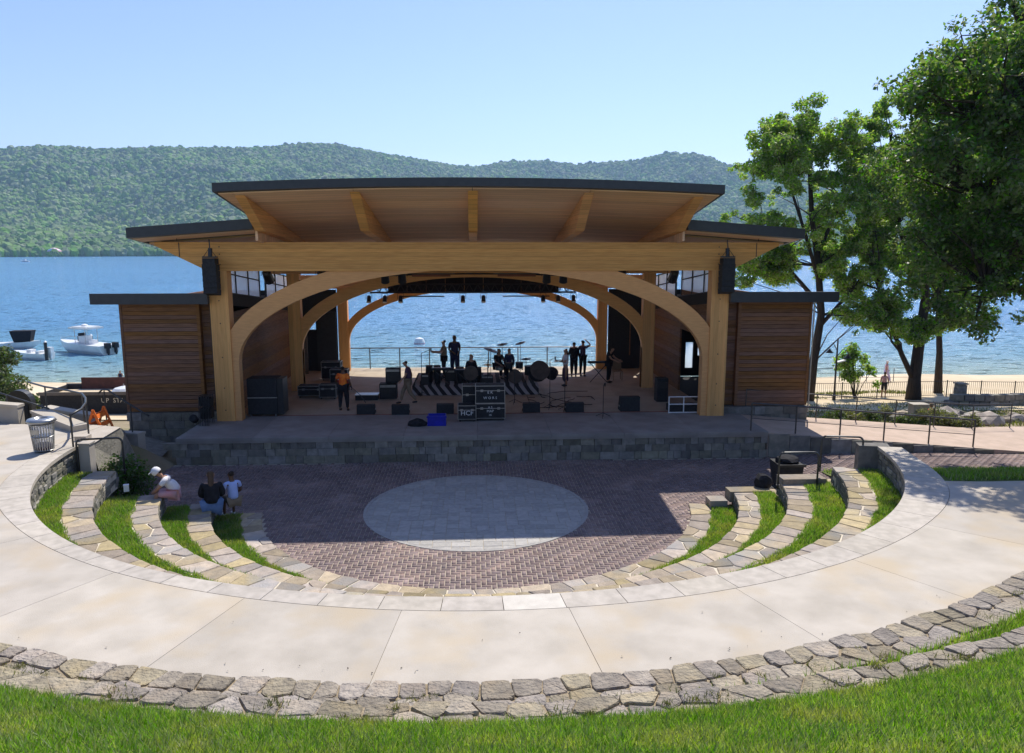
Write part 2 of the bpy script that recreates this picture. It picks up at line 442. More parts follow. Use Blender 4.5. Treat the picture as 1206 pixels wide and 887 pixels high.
# border between wall ring and concrete: circle measured from another centre
def circ_from_c0(cx, cy, r):
    def f(th):
        dx, dy = C0[0] - cx, C0[1] - cy; ux, uy = math.sin(th), -math.cos(th)
        b = dx * ux + dy * uy; return -b + math.sqrt(max(0, b * b - (dx * dx + dy * dy - r * r)))
    return f
def rBorder(th):
    d = abs(math.degrees(th)); a = max(circ_from_c0(.33, 21.94, 12.07)(th), rW(th) + .24); k = min(1, max(0, (d - 52) / 24))
    return a + (rW(th) + .58 - a) * k * k * (3 - 2 * k) if d < 100 else rW(th) + .58
rOuter = circ_from_c0(-.13, 23.8, 15.95)

# ================================================================== SETTING: ground, bowl, lawn, beach
def smooth(a, b, x):
    t = min(1, max(0, (x - a) / (b - a))); return t * t * (3 - 2 * t)
GY = [(-400, 1.8), (26, -.08), (28, -.1), (30, -.35), (34, -1.0), (41, -1.9), (50, -2.9), (60, -3.42), (70, -4.2), (90, -6), (500, -9)]
def shore(y):
    for (a, za), (b, zb) in zip(GY, GY[1:]):
        if y <= b: return za + (zb - za) * (y - a) / (b - a)
    return -9
def ground_z(x, y):
    if y >= 26:
        z = shore(y)
        if x < -10.4: z = z + (1.85 - z) * (1 - smooth(22.2, 27, y))
        z += .12 * noise.noise(Vector((x * .15, y * .15, 0))) * smooth(28, 36, y)
        return z
    rr = math.hypot(x - C0[0], y - C0[1])
    if y > 16 and rr < 10.7: return -.08
    if rr < 10.75: return -.08
    k = smooth(10.75, 11.3, rr)
    if x > 5:
        t = smooth(15.0, 22.6, y); hz = 1.8 + (.0 - 1.8) * t
    elif x < -5: hz = 1.8
    else: hz = 1.8 if y < 20 else -.08
    if y > 20 and x < -5: hz = (1.8 + (-.3 - 1.8) * smooth(22.0, 26, y)) if x < -10.4 else -.08
    return -.08 + (hz + .08) * k
xs = [-300, -200, -140, -100] + [x * 4 - 80 for x in range(14)] + [-24 + i * .75 for i in range(0, 91)] + [46, 50, 55, 60, 70, 80, 100, 140, 200, 300]
ys = [-300, -150, -60, 0, 8] + [12 + i * .6 for i in range(40)] + [36 + i * 2 for i in range(0, 23)] + [90, 110, 150, 500]
grid('ground', xs, ys, ground_z, M['soil'])

# beach sand, its lakeward edge dipping below the water
bx = [-140 + i * 4 for i in range(71)]
by = [38.9, 40, 42, 44, 46, 48, 50, 53, 56, 59, 62, 66, 72, 80, 95]
grid('beach', bx, by, lambda x, y: ground_z(x, y) + .04, M['sand'])

# lawn rising towards the camera
LC = (.32, 21.5)
def lawn_z(r): return 2.74 + min(.43 * (r - 15.3), 2.62)
lrs = [15.44, 15.6, 16, 16.5, 17, 18, 19, 20, 21.5, 23, 26, 30, 40, 60, 120, 400]
mb = MB()
nth = 60
for r in lrs:
    for i in range(nth + 1):
        th = R(-80 + 160 * i / nth); x, y = polar(th, r, LC); mb.v.append((x, y, lawn_z(r) + .03 * noise.noise(Vector((x * .8, y * .8, 0))) * (1 if r < 26 else 0)))
for j in range(len(lrs) - 1):
    for i in range(nth): a = j * (nth + 1) + i; mb.f.append((a, a + 1, a + nth + 2, a + nth + 1))
mb.build('lawn', M['turf'], kind='structure', smooth=True)

# plaza paving: herringbone bricks as real pieces, a sand bed beneath
mb = MB()
mb.add([(-14, 14.2, -.012), (14, 14.2, -.012), (14, 24.4, -.012), (-14, 24.5, -.012)], [(0, 1, 2, 3)])
bed = mb.build('plaza_bed', M['joint'], kind='structure')
BL, BW = .22, .11
quads = []
rnd = random.Random(3)
def brick_ok(x, y):
    r = math.hypot(x - .03, y - 19.75)
    if r < 3.0: return False
    rr = math.hypot(x - C0[0], y - C0[1])
    if rr < 5.82 and y > 14: return True
    if y > 19.0 and y < 24.32 and abs(x) < 13.6:
        if y < 19.6 and rr < 10.4: return False
        return True
    if y > 17.9 and x > 10.0 and rr > 10.7: return y > 22.3 and y < 24.3
    return False
# herringbone: step (BW, BW) repeats an L of one horizontal and one vertical brick; rows repeat every (2*BL, 0)/(BL, -BL)
for a in range(-190, 191):
    for b in range(-90, 91):
        ox = a * BW + b * BL; oy = a * BW - b * BL
        ox, oy = ox, oy + 20
        if -14.5 < ox < 22 and 13.5 < oy < 25:
            for (w_, h_, dx, dy) in ((BL, BW, 0, 0), (BW, BL, -BW, 0)):
                cx_, cy_ = ox + dx + w_ / 2, oy + dy + h_ / 2
                if brick_ok(cx_, cy_): quads.append((cx_, cy_, w_, h_))
V, Fq = [], []
for (cx_, cy_, w_, h_) in quads:
    g = .004; w2, h2 = w_ / 2 - g, h_ / 2 - g; z = .0 + (rnd.random() - .5) * .006
    if cx_ > 9.5: z += .13 * smooth(9.5, 11.5, cx_) - .25 * smooth(15, 19, cx_) * .5
    t1, t2 = (rnd.random() - .5) * .004, (rnd.random() - .5) * .004
    k = len(V)
    for sx, sy in ((-1, -1), (1, -1), (1, 1), (-1, 1)): V.append((cx_ + sx * w2, cy_ + sy * h2, -.04))
    for sx, sy in ((-1, -1), (1, -1), (1, 1), (-1, 1)): V.append((cx_ + sx * (w2 - .006), cy_ + sy * (h2 - .006), z + sx * t1 + sy * t2))
    Fq += [(k + 4, k + 5, k + 6, k + 7)] + [(k + i, k + (i + 1) % 4, k + 4 + (i + 1) % 4, k + 4 + i) for i in range(4)]
o = link('brick_pavers', np_mesh('brick_pavers', np.array(V), np.array(Fq), M['brick']), bed); o['kind'] = 'stuff'

# round medallion of grey pavers in the middle of the plaza: each paver a piece
mc = (.03, 19.75)
mb = MB(); mb.lathe([(3.02, -.03), (3.02, -.004)], (mc[0], mc[1], 0), 72)
med = mb.build('plaza_circle', M['joint'], kind='structure')
mb = MB(); mb.lathe([(2.948, -.02), (2.948, .009), (3.035, .009), (3.035, -.02)], (mc[0], mc[1], 0), 96); mb.build('edge_ring', M['paver'], med)
def clip_circle(x0, x1, y0, y1, r):
    pts = []
    P = [(x0, y0), (x1, y0), (x1, y1), (x0, y1)]
    if all(math.hypot(*p) <= r for p in P): return P
    N_ = 6
    for i in range(4):
        p, q = P[i], P[(i + 1) % 4]
        for k in range(N_):
            t = k / N_; pts.append((p[0] + (q[0] - p[0]) * t, p[1] + (q[1] - p[1]) * t))
    out = []
    for x, y in pts:
        d = math.hypot(x, y)
        if d <= r: out.append((x, y))
        else:
            nx_, ny_ = x * r / d, y * r / d
            if x0 - .01 <= nx_ <= x1 + .01 and y0 - .01 <= ny_ <= y1 + .01: out.append((nx_, ny_))
    return out if len(out) >= 3 and any(math.hypot(*p) < r - .02 for p in pts) else []
y = -3.0
row = 0
u = .152
cells = {}
occ = set()
NG = 20
rnd = random.Random(12)
for gy in range(-NG, NG):
    for gx in range(-NG, NG):
        if (gx, gy) in occ: continue
        if math.hypot((gx + .5) * u, (gy + .5) * u) > 3.15: continue
        opts = [(3, 2), (2, 2), (2, 3), (2, 1), (1, 1), (1, 2)]
        k0 = rnd.choices(range(3), (5, 3, 2))[0]
        order = [opts[k0]] + opts
        for w_, h_ in order:
            cs = [(gx + i, gy + j) for i in range(w_) for j in range(h_)]
            if all(c not in occ for c in cs):
                occ.update(cs); break
        g = .006
        poly = clip_circle(gx * u + g, (gx + w_) * u - g, gy * u + g, (gy + h_) * u - g, 2.94)
        if poly:
            z = .006 + (rnd.random() - .5) * .006
            MB().prism([(mc[0] + p[0], mc[1] + p[1]) for p in poly], -.03, z, .006).build('paver', M['paver'], med)
# ------------------------------------------------------------------ terrace walls (stone seats)
rnd = random.Random(5)
EDGE = [('A', rA, -81.5, 83, .05, .56), ('B', rB, -80, 83, .45, .58), ('C', rC, -77.5, 80.5, .90, .60), ('D', rD, -83, 79, 1.35, .62)]
lab = {'A': 'lowest ring of flat tan stones edging the brick plaza', 'B': 'second stone seat ring up from the plaza, innermost with a riser',
       'C': 'third stone seat ring up, between two curving grass strips', 'D': 'outermost of the low stone seat rings, nearest the pale path wall'}
for key, rfun, a0, a1, z, wd in EDGE:
    a0, a1 = R(a0), R(a1)
    t = thing('stone_seat_wall', lab[key], 'seat wall', (*polar(0, rfun(0)), 0), group='curved stone seat rings')
    zb = z - .42 if key != 'A' else -.03
    ring_sheet(add(rfun, .03), add(rfun, wd), a0 + .01, a1 - .01, z - .02, bottom=zb - .05).build('mortar_bed', M['mortar'], t)
    wj = lambda th: wd + .035 * math.sin(th * 31) + .02 * math.sin(th * 67)
    ring_stones('cap_stone', t, M['flag'], rfun, wj, a0, a1, z, .07, .42 if key != 'A' else .5, 1.18, rnd, gap=.018, cut=.03, wob=.024)
    if key != 'A':                                    # riser stones
        for row in range(3):
            zz0 = zb + row * .117; L_ = rfun(0) * (a1 - a0); n = int(L_ / .30)
            V, Fq = [], []
            rr_ = []
            s_ = 0
            while s_ < L_:
                l_ = rnd.uniform(.16, .42); rr_.append((s_, min(L_, s_ + l_))); s_ += l_
            mb = MB()
            for s0, s1 in rr_:
                th0 = a0 + (s0 + .008) / rfun(0); th1 = a0 + (s1 - .008) / rfun(0)
                if th1 <= th0: continue
                d = rnd.uniform(-.02, .012); hz = rnd.uniform(.098, .112)
                p = [polar(th0, rfun(th0) + .02 + d), polar(th1, rfun(th1) + .02 + d + rnd.uniform(-.008, .008)), polar(th1, rfun(th1) + .16), polar(th0, rfun(th0) + .16)]
                mb.prism(p, zz0, zz0 + hz)
            mb.build('riser_stones', M['ashlar_i'], t, kind='stuff')

# outer wall of the bowl: granite cap and rubble face
t = thing('path_retaining_wall', 'tall rubble wall with pale granite cap curving round the bowl', 'wall', (*polar(0, rW(0)), 0))
a0, a1 = R(-85), R(78.5)
ring_sheet(add(rW, .10), add(rBorder, 0), a0, a1, 1.90, bottom=.9).build('wall_core', M['joint'], t)
rnd = random.Random(21)
n = 34
for i in range(n):
    th0 = a0 + (a1 - a0) * i / n + .0005; th1 = a0 + (a1 - a0) * (i + 1) / n - .0005
    p = [polar(th0 + (th1 - th0) * k / 5, rW(th0 + (th1 - th0) * k / 5)) for k in range(6)] + [polar(th1 - (th1 - th0) * k / 5, rBorder(th1 - (th1 - th0) * k / 5) - .006) for k in range(6)]
    mb = MB(); m_ = len(p)
    mb.v += [(x, y, 1.87) for x, y in p] + [(x, y, 1.954) for x, y in p]
    for j in range(m_): mb.f.append((j, (j + 1) % m_, m_ + (j + 1) % m_, m_ + j))
    for k in range(5): mb.f.append((m_ + k, m_ + k + 1, m_ + m_ - 2 - k, m_ + m_ - 1 - k)); mb.f.append((k, m_ - 1 - k, m_ - 2 - k, k + 1))
    mb.build('granite_cap', M['granite_light'] if i == 18 else M['granite'], t)
blocks = 0
for row in range(5):
    z0_ = 1.30 + row * .114
    s_ = 0; L_ = 10.33 * (a1 - a0); mb = MB()
    while s_ < L_:
        l_ = rnd.uniform(.18, .5); s1 = min(L_, s_ + l_)
        th0 = a0 + (s_ + .01) / 10.33; th1 = a0 + (s1 - .01) / 10.33
        d = rnd.uniform(-.03, .015)
        if th1 > th0:
            p = [polar(th0, rW(th0) + .045 + d), polar((th0 + th1) / 2, rW((th0 + th1) / 2) + .03 + d), polar(th1, rW(th1) + .045 + d), polar(th1, rW(th1) + .2), polar(th0, rW(th0) + .2)]
            vis = abs((th0 + th1) / 2) > R(52)
            if vis: MB().prism(p, z0_ + rnd.uniform(0, .008), z0_ + .106, .01).build('wall_stone', M['ashlar'], t)
            else: mb.prism(p, z0_, z0_ + .106)
        s_ = s1
    mb.build('hidden_stones', M['ashlar_i'], t, kind='stuff')
# end faces and the pillar at the left end
pl_ = thing('wall_pillar', 'pale square concrete pillar at the left end of the rubble wall', 'pillar', (-9.95, 19.4, 1.3))
MB().span(-10.12, -9.85, 19.28, 19.56, 0, 2.02).build('shaft', M['concrete'], pl_)
MB().span(-10.14, -9.83, 19.26, 19.58, 2.022, 2.06).build('cap', M['concrete'], pl_)
MB().prism([polar(R(78.5), 10.0), polar(R(78.5), 10.75), polar(R(80.5), 10.8), polar(R(80.5), 10.02)], -.1, 1.955).build('end_block', M['ashlar'], t)

# grass beds between the seat rings (ground sheet + blades)
strips = [(add(rA, .54), add(rB, .03), .02, -81, 82, 'lowest'), (add(rB, .56), add(rC, .03), .42, -79, 82, 'second'),
          (add(rC, .58), add(rD, .03), .87, -77, 80, 'third'), (add(rD, .60), add(rW, .1), 1.32, -82, 78, 'highest')]
for i, (r0, r1, z, d0, d1, nm) in enumerate(strips):
    o = ring_sheet(r0, r1, R(d0), R(d1), z, bottom=-.1).build('turf_bed', M['turf'], kind='structure')
brnd = np.random.default_rng(4)
def blades(P, h, w, lean, name, m, label):
    n = len(P); a = brnd.uniform(0, 2 * PI, n); hh = h * brnd.uniform(.55, 1.35, n)
    dx, dy = np.cos(a) * w / 2, np.sin(a) * w / 2
    la = brnd.uniform(0, 2 * PI, n); ll = lean * hh * brnd.uniform(.2, 1, n)
    V = np.zeros((n * 3, 3))
    V[0::3] = P + np.c_[-dx, -dy, np.zeros(n)]; V[1::3] = P + np.c_[dx, dy, np.zeros(n)]
    V[2::3] = P + np.c_[np.cos(la) * ll, np.sin(la) * ll, hh]
    o = link(name, np_mesh(name, V, np.arange(n * 3).reshape(-1, 3), m))
    tag(o, label, 'grass', kind='stuff'); return o
for i, (r0, r1, z, d0, d1, nm) in enumerate(strips):
    n = 42000; th = brnd.uniform(R(d0), R(d1), n)
    keep = brnd.uniform(0, 1, n) < (.35 + .65 * (np.abs(th) > R(25)))
    th = th[keep]; u_ = brnd.uniform(-.03, 1.03, len(th))
    ra = np.array([r0(a) for a in th]); rb = np.array([r1(a) - .04 for a in th])
    # ragged edge of the bed
    ra = ra + .05 * np.sin(th * 40) * np.sin(th * 17)
    r = ra + (rb - ra) * u_
    P = np.c_[C0[0] + r * np.sin(th), C0[1] - r * np.cos(th), np.full(len(th), z)]
    blades(P, .085, .022, .7, 'grass', M['blade'], ['short green grass in the %s curved bed between the stone seats' % nm][0])
# a few weeds and paler tufts on the beds
# lawn blades near the camera
n = 330000
th = R(1) * brnd.uniform(-46, 46, n); r = 15.46 + (brnd.uniform(0, 1, n) ** 1.25) * 5.2
x = LC[0] + r * np.sin(th); y = LC[1] - r * np.cos(th)
z = 2.74 + np.minimum(.43 * (r - 15.3), 2.62)
k = (y > 1.6) & (np.abs(x) < 1.2 + y * .95) 
P = np.c_[x, y, z][k]
blades(P, .075, .012, .9, 'grass', M['blade'], 'thick green lawn on the slope below the viewer')
# bank at the right beyond the path
n = 60000
x = brnd.uniform(9.2, 21, n); y = brnd.uniform(15.3, 23.2, n)
rr = np.hypot(x - C0[0], y - C0[1])
rbx = np.array([rBorder(math.atan2(a - C0[0], C0[1] - b)) for a, b in zip(x, y)])
k = (rr > rbx + .12) & (y < 22.35) & (y > 15.45)
x, y = x[k], y[k]
def bank_z(x, y):
    t = min(1, max(0, (y - 15.3) / 6.9)); return 1.94 + (.12 - 1.94) * (t * t * (3 - 2 * t))
P = np.array([(a, b, bank_z(a, b)) for a, b in zip(x, y)])
blades(P, .10, .03, .6, 'grass', M['blade'], 'rough green grass on the bank right of the bowl wall')
mb = MB()
gx = [10.2 + i * .6 for i in range(22)]; gy = [15.3 + i * .39 for i in range(19)]
vv = {}
for j, yy in enumerate(gy):
    for i, xx in enumerate(gx): mb.v.append((xx, yy, bank_z(xx, yy)))
for j in range(len(gy) - 1):
    for i in range(len(gx) - 1):
        if math.hypot(gx[i] + .3 - C0[0], gy[j] + .2 - C0[1]) < 10.75: continue
        a = j * len(gx) + i; mb.f.append((a, a + 1, a + len(gx) + 1, a + len(gx)))
mb.build('grass_bank', M['turf'], kind='structure', smooth=True)

# concrete walkway: slabs with joints
cw = thing('walkway', None, None, (0, 9, 1.95)); cw['kind'] = 'structure'
def outer_r(th):
    d = math.degrees(th)
    r = rOuter(th)
    if d < -60:
        k = smooth(-60, -72, d) if False else min(1, max(0, (-60 - d) / 12)); r = r + (30 - r) * k * k
        r = min(r, 10.6 + 3 * max(0, (-76 - d)) * 0 + 30)
        if d < -84: r = min(r, 1.75 / max(.02, -math.cos(th)) if math.cos(th) < 0 else 30)
    if d > 55:
        r = r + (26 - r) * min(1, (d - 55) / 10) ** 2
    # straight far edges
    if d > 62: r = min(r, 30)
    return r
cuts = [-97, -84, -72, -60, -47, -32.5, -19, -6.2, 6.5, 20.5, 33.5, 47, 56, 62.8]
for i in range(len(cuts) - 1):
    a0_, a1_ = R(cuts[i]) + .0003, R(cuts[i + 1]) - .0003
    top = []
    n = 10
    mb = MB()
    for k in range(n + 1):
        th = a0_ + (a1_ - a0_) * k / n
        p, q = polar(th, rBorder(th) + .004), polar(th, outer_r(th))
        for (x_, y_) in (p, q): mb.v.append((x_, y_, 1.952))
    for k in range(n): mb.f.append((2 * k, 2 * k + 1, 2 * k + 3, 2 * k + 2))
    kk = len(mb.v); mb.v += [(x_, y_, 1.80) for x_, y_, _ in mb.v]
    for k in range(n): mb.f.append((2 * k, 2 * k + 2, kk + 2 * k + 2, kk + 2 * k)); mb.f.append((2 * k + 1, kk + 2 * k + 1, kk + 2 * k + 3, 2 * k + 3))
    mb.f.append((0, kk, kk + 1, 1)); mb.f.append((2 * n, 2 * n + 1, kk + 2 * n + 1, kk + 2 * n))
    mb.build('concrete_slab', M['concrete'], cw)
ring_sheet(add(rBorder, 0), outer_r, R(-97), R(62.8), 1.938).build('joint_bed', M['joint'], cw)
# the concrete landing on the left and its far edge
MB().add([(-10.15, 19.4, 1.945), (-9.95, 19.6, 1.945), (-10.1, 21.6, 1.945), (-11.5, 22.1, 1.945), (-32, 22.4, 1.945), (-32, 18, 1.945), (-14, 20.3, 1.945)], [tuple(range(7))]).build('landing', M['concrete'], cw)
# far edge on the right: straight strip
MB().add([(9.7, 15.5, 1.945), (10.6, 14, 1.945), (26, 10, 1.945), (26, 15.35, 1.945), (11, 15.35, 1.945)], [(0, 1, 2, 3, 4)]).build('walk_end', M['concrete'], cw)

# two rough fieldstone seat bands between walkway and lawn
rnd = random.Random(31)
C1, C2 = (-.13, 21.88), (.27, 21.84)
for (cc, r0, z, wd, nm, ln, ny, s3) in ((C1, 14.36, 2.34, .62, 'rough fieldstone band edging the pale concrete walkway', .30, 2, 0), (C2, 15.42, 2.79, .44, 'rough fieldstone band along the foot of the lawn', .34, 1.85, 1)):
    t = thing('fieldstone_band', nm, 'stone band', (cc[0], cc[1] - r0, z))
    fr = lambda th, r0=r0: r0 + .02 * math.sin(th * 57) + .015 * math.sin(th * 131)
    ring_sheet(add(fr, .03), add(fr, wd + .03), R(-62), R(62), z - .028, bottom=z - .9, c=cc, n=120).build('earth_bed', M['earth'], t)
    ring_stones('fieldstone', t, M['fieldstone'], fr, lambda th: wd + .03 * math.sin(th * 40), R(-50), R(54), z, .2, ln, ny, rnd, gap=.009, cut=.035, wob=.026, bev=.010, zj=.022, jx=.8, jy=.4, rock=.014, c=cc)
# grass between the bands, thickening to the right, and weeds in joints
MBs = ring_sheet(lambda th: 14.36 + .60, lambda th: 15.6, R(-62), R(62), 2.31, c=C1, n=90).build('turf_bed', M['turf'], kind='structure')
n = 26000
th = R(1) * brnd.uniform(-48, 52, n); 
dens = np.clip((np.degrees(th) - 8) / 26, .0, 1) + .10 + .5 * np.clip((-np.degrees(th) - 19) / 10, 0, 1)
k = brnd.uniform(0, 1, n) < dens
th = th[k]; r = 14.98 + brnd.uniform(0, .45, len(th))
P = np.c_[C1[0] + r * np.sin(th), C1[1] - r * np.cos(th), np.full(len(th), 2.32)]
blades(P, .13, .016, .6, 'grass', M['blade'], 'grass growing in the gap between the two fieldstone bands')
pts = []
rg = random.Random(8)
for _ in range(150):
    band = rg.random() < .6
    th = R(rg.uniform(-34, 44)); cc, rr_, zz = (C1, 14.36 + rg.uniform(.3, .74), 2.31) if band else (C2, 15.42 + rg.uniform(.05, .4), 2.78)
    bx_, by_ = polar(th, rr_, cc); k = rg.randint(10, 60); sp = rg.uniform(.015, .07)
    for _ in range(k): pts.append((bx_ + rg.gauss(0, sp * 1.6), by_ + rg.gauss(0, sp), zz))
blades(np.array(pts), .06, .012, .9, 'weeds', M['blade_dry'], 'small weeds sprouting in the joints of the fieldstone bands')

# steps at the ends of the seat rings (right end) and left end
st = thing('stone_steps', 'pale stone steps descending at the right ends of the seat rings', 'steps', (8.5, 19.2, 0))
for (x0, x1, y0, y1, z) in ((8.0, 9.15, 18.55, 19.0, 1.05), (6.9, 8.05, 19.35, 19.78, .475), (6.35, 6.82, 19.3, 19.75, .24), (9.15, 10.0, 18.8, 19.9, .62), (8.05, 9.1, 19.05, 20.2, .30)):
    MB().span(x0, x1, y0, y1, z - .3, z).build('step_slab', M['flag'], st)

# ================================================================== LAKE, HILLS
def water_mat():
    m = bpy.data.materials.new('lake_water'); m.use_nodes = True
    N, L = m.node_tree.nodes, m.node_tree.links; b = N['Principled BSDF']
    g = N.new('ShaderNodeNewGeometry'); sp = N.new('ShaderNodeSeparateXYZ'); L.new(g.outputs['Position'], sp.inputs[0])
    mr = N.new('ShaderNodeMapRange'); mr.inputs['From Min'].default_value = 60; mr.inputs['From Max'].default_value = 110
    L.new(sp.outputs['Y'], mr.inputs['Value'])
    cr = N.new('ShaderNodeValToRGB'); e = cr.color_ramp.elements
    e[0].position = 0; e[0].color = (.34, .44, .36, 1); e[1].position = 1; e[1].color = (.11, .30, .55, 1)
    e2 = e.new(.3); e2.color = (.17, .36, .48, 1)
    L.new(mr.outputs[0], cr.inputs[0]); 
    n3 = N.new('ShaderNodeTexNoise'); n3.inputs['Scale'].default_value = .03; mp3 = N.new('ShaderNodeMapping'); mp3.inputs['Scale'].default_value = (.25, 1, 1)
    L.new(g.outputs['Position'], mp3.inputs[0]); L.new(mp3.outputs[0], n3.inputs['Vector'])
    hs = N.new('ShaderNodeHueSaturation'); v = N.new('ShaderNodeMapRange'); v.inputs['To Min'].default_value = .8; v.inputs['To Max'].default_value = 1.2
    L.new(n3.outputs['Fac'], v.inputs['Value']); L.new(v.outputs[0], hs.inputs['Value']); L.new(cr.outputs[0], hs.inputs['Color'])
    L.new(hs.outputs[0], b.inputs['Base Color'])
    b.inputs['Roughness'].default_value = .15; b.inputs['IOR'].default_value = 1.33; b.inputs['Specular IOR Level'].default_value = .5
    mp = N.new('ShaderNodeMapping'); mp.inputs['Scale'].default_value = (.75, 1.7, 1)
    L.new(g.outputs['Position'], mp.inputs[0])
    n1 = N.new('ShaderNodeTexNoise'); n1.inputs['Scale'].default_value = .9; n1.inputs['Detail'].default_value = 5; n1.inputs['Roughness'].default_value = .6
    n2 = N.new('ShaderNodeTexNoise'); n2.inputs['Scale'].default_value = .9; n2.inputs['Detail'].default_value = 2
    for q in (n1, n2): L.new(mp.outputs[0], q.inputs['Vector'])
    mp2 = N.new('ShaderNodeMapping'); mp2.inputs['Location'].default_value = (31, 7, 2); L.new(mp.outputs[0], mp2.inputs[0]); L.new(mp2.outputs[0], n2.inputs['Vector'])
    pk = N.new('ShaderNodeMapRange'); pk.inputs['From Min'].default_value = .60; pk.inputs['From Max'].default_value = .80; L.new(n2.outputs['Fac'], pk.inputs['Value'])
    b1 = N.new('ShaderNodeBump'); b1.inputs['Strength'].default_value = 1; b1.inputs['Distance'].default_value = .55
    b2 = N.new('ShaderNodeBump'); b2.inputs['Strength'].default_value = 1; b2.inputs['Distance'].default_value = 1.6
    L.new(pk.outputs[0], b2.inputs['Height']); L.new(n1.outputs['Fac'], b1.inputs['Height']); L.new(b2.outputs[0], b1.inputs['Normal'])
    L.new(b1.outputs[0], b.inputs['Normal'])
    return m
MB().add([(-4500, 45, -3.5), (4500, 45, -3.5), (4500, 2600, -3.5), (-4500, 2600, -3.5)], [(0, 1, 2, 3)]).build('lake', water_mat(), kind='structure')

RIDGE = [(-60, .09), (-38.17, .0968), (-30.28, .1110), (-27.58, .1170), (-24.75, .1166), (-20.70, .1225), (-15.29, .1270), (-11.27, .1347), (-9.51, .1336), (-5.32, .1219), (-1.03, .1103), (.22, .1094), (2.71, .1169), (5.20, .1178), (7.68, .1133), (11.36, .1156), (14.36, .1248), (16.15, .1220), (19.10, .1031), (23.60, .0965), (36.22, .0818), (43.89, .0739), (65, .06)]
def ridge_t(az):
    for (a, ta), (b, tb) in zip(RIDGE, RIDGE[1:]):
        if az <= b: t = (az - a) / (b - a); t = t * t * (3 - 2 * t) * .5 + t * .5; return ta + (tb - ta) * t
    return RIDGE[-1][1]
def shore_d(az): return 1690 + 60 * math.sin(az * .21) + (0 if az < 2 else (az - 2) * 14)
def ridge_d(az): return 3000 + 250 * math.sin(az * .13 + 1)
def hill_point(az, t):
    a = R(az); d0, d1 = shore_d(az), ridge_d(az); d = d0 + (d1 - d0) * t
    H1 = 6.9 + (ridge_t(az) - .0040) * d1; h = -3.5
    x, y = d * math.sin(a), d * math.cos(a)
    if t <= 1:
        prof = .10 * min(1, t * 6) * 0 + (t ** 1.15 * .78 + .22 * t * t)
        nz = noise.fractal(Vector((x / 520, y / 520, 3.7)), 1, 2, 4)
        nz2 = noise.fractal(Vector((x / 190, y / 190, 9.1)), 1, 2, 3)
        env = math.sin(PI * min(1, t)) ** .8
        h = -3.5 + H1 * prof + env * (nz * 70 + nz2 * 18) 
        lim = 6.9 + (ridge_t(az) - .0040) * d * (1 - .03 * (1 - t))
        h = min(h, lim - 3 * (1 - t))
        h = max(h, -3.5 + 40 * t * min(1, t * 12))
    else:
        h = H1 * max(0, 1 - (t - 1) * 2.2)
    return x, y, h
azs = [-56 + i * .45 for i in range(250)]
ts = [-.02, 0] + [.012 * i for i in range(1, 9)] + [.1 + i * .025 for i in range(1, 37)] + [1.05, 1.15, 1.3, 1.5]
V = np.array([hill_point(a, max(t, 0)) if t >= 0 else (hill_point(a, 0)[0] * .99, hill_point(a, 0)[1] * .99, -8) for t in ts for a in azs]); nx = len(azs)
Fc = np.array([(j * nx + i, j * nx + i + 1, (j + 1) * nx + i + 1, (j + 1) * nx + i) for j in range(len(ts) - 1) for i in range(nx - 1)])
M['hillfloor'] = mat('forest_floor', (.035, .060, .018), (.025, .045, .015), .01, 1)
o = link('hills', np_mesh('hills', V, Fc, M['hillfloor'], True)); o['kind'] = 'structure'

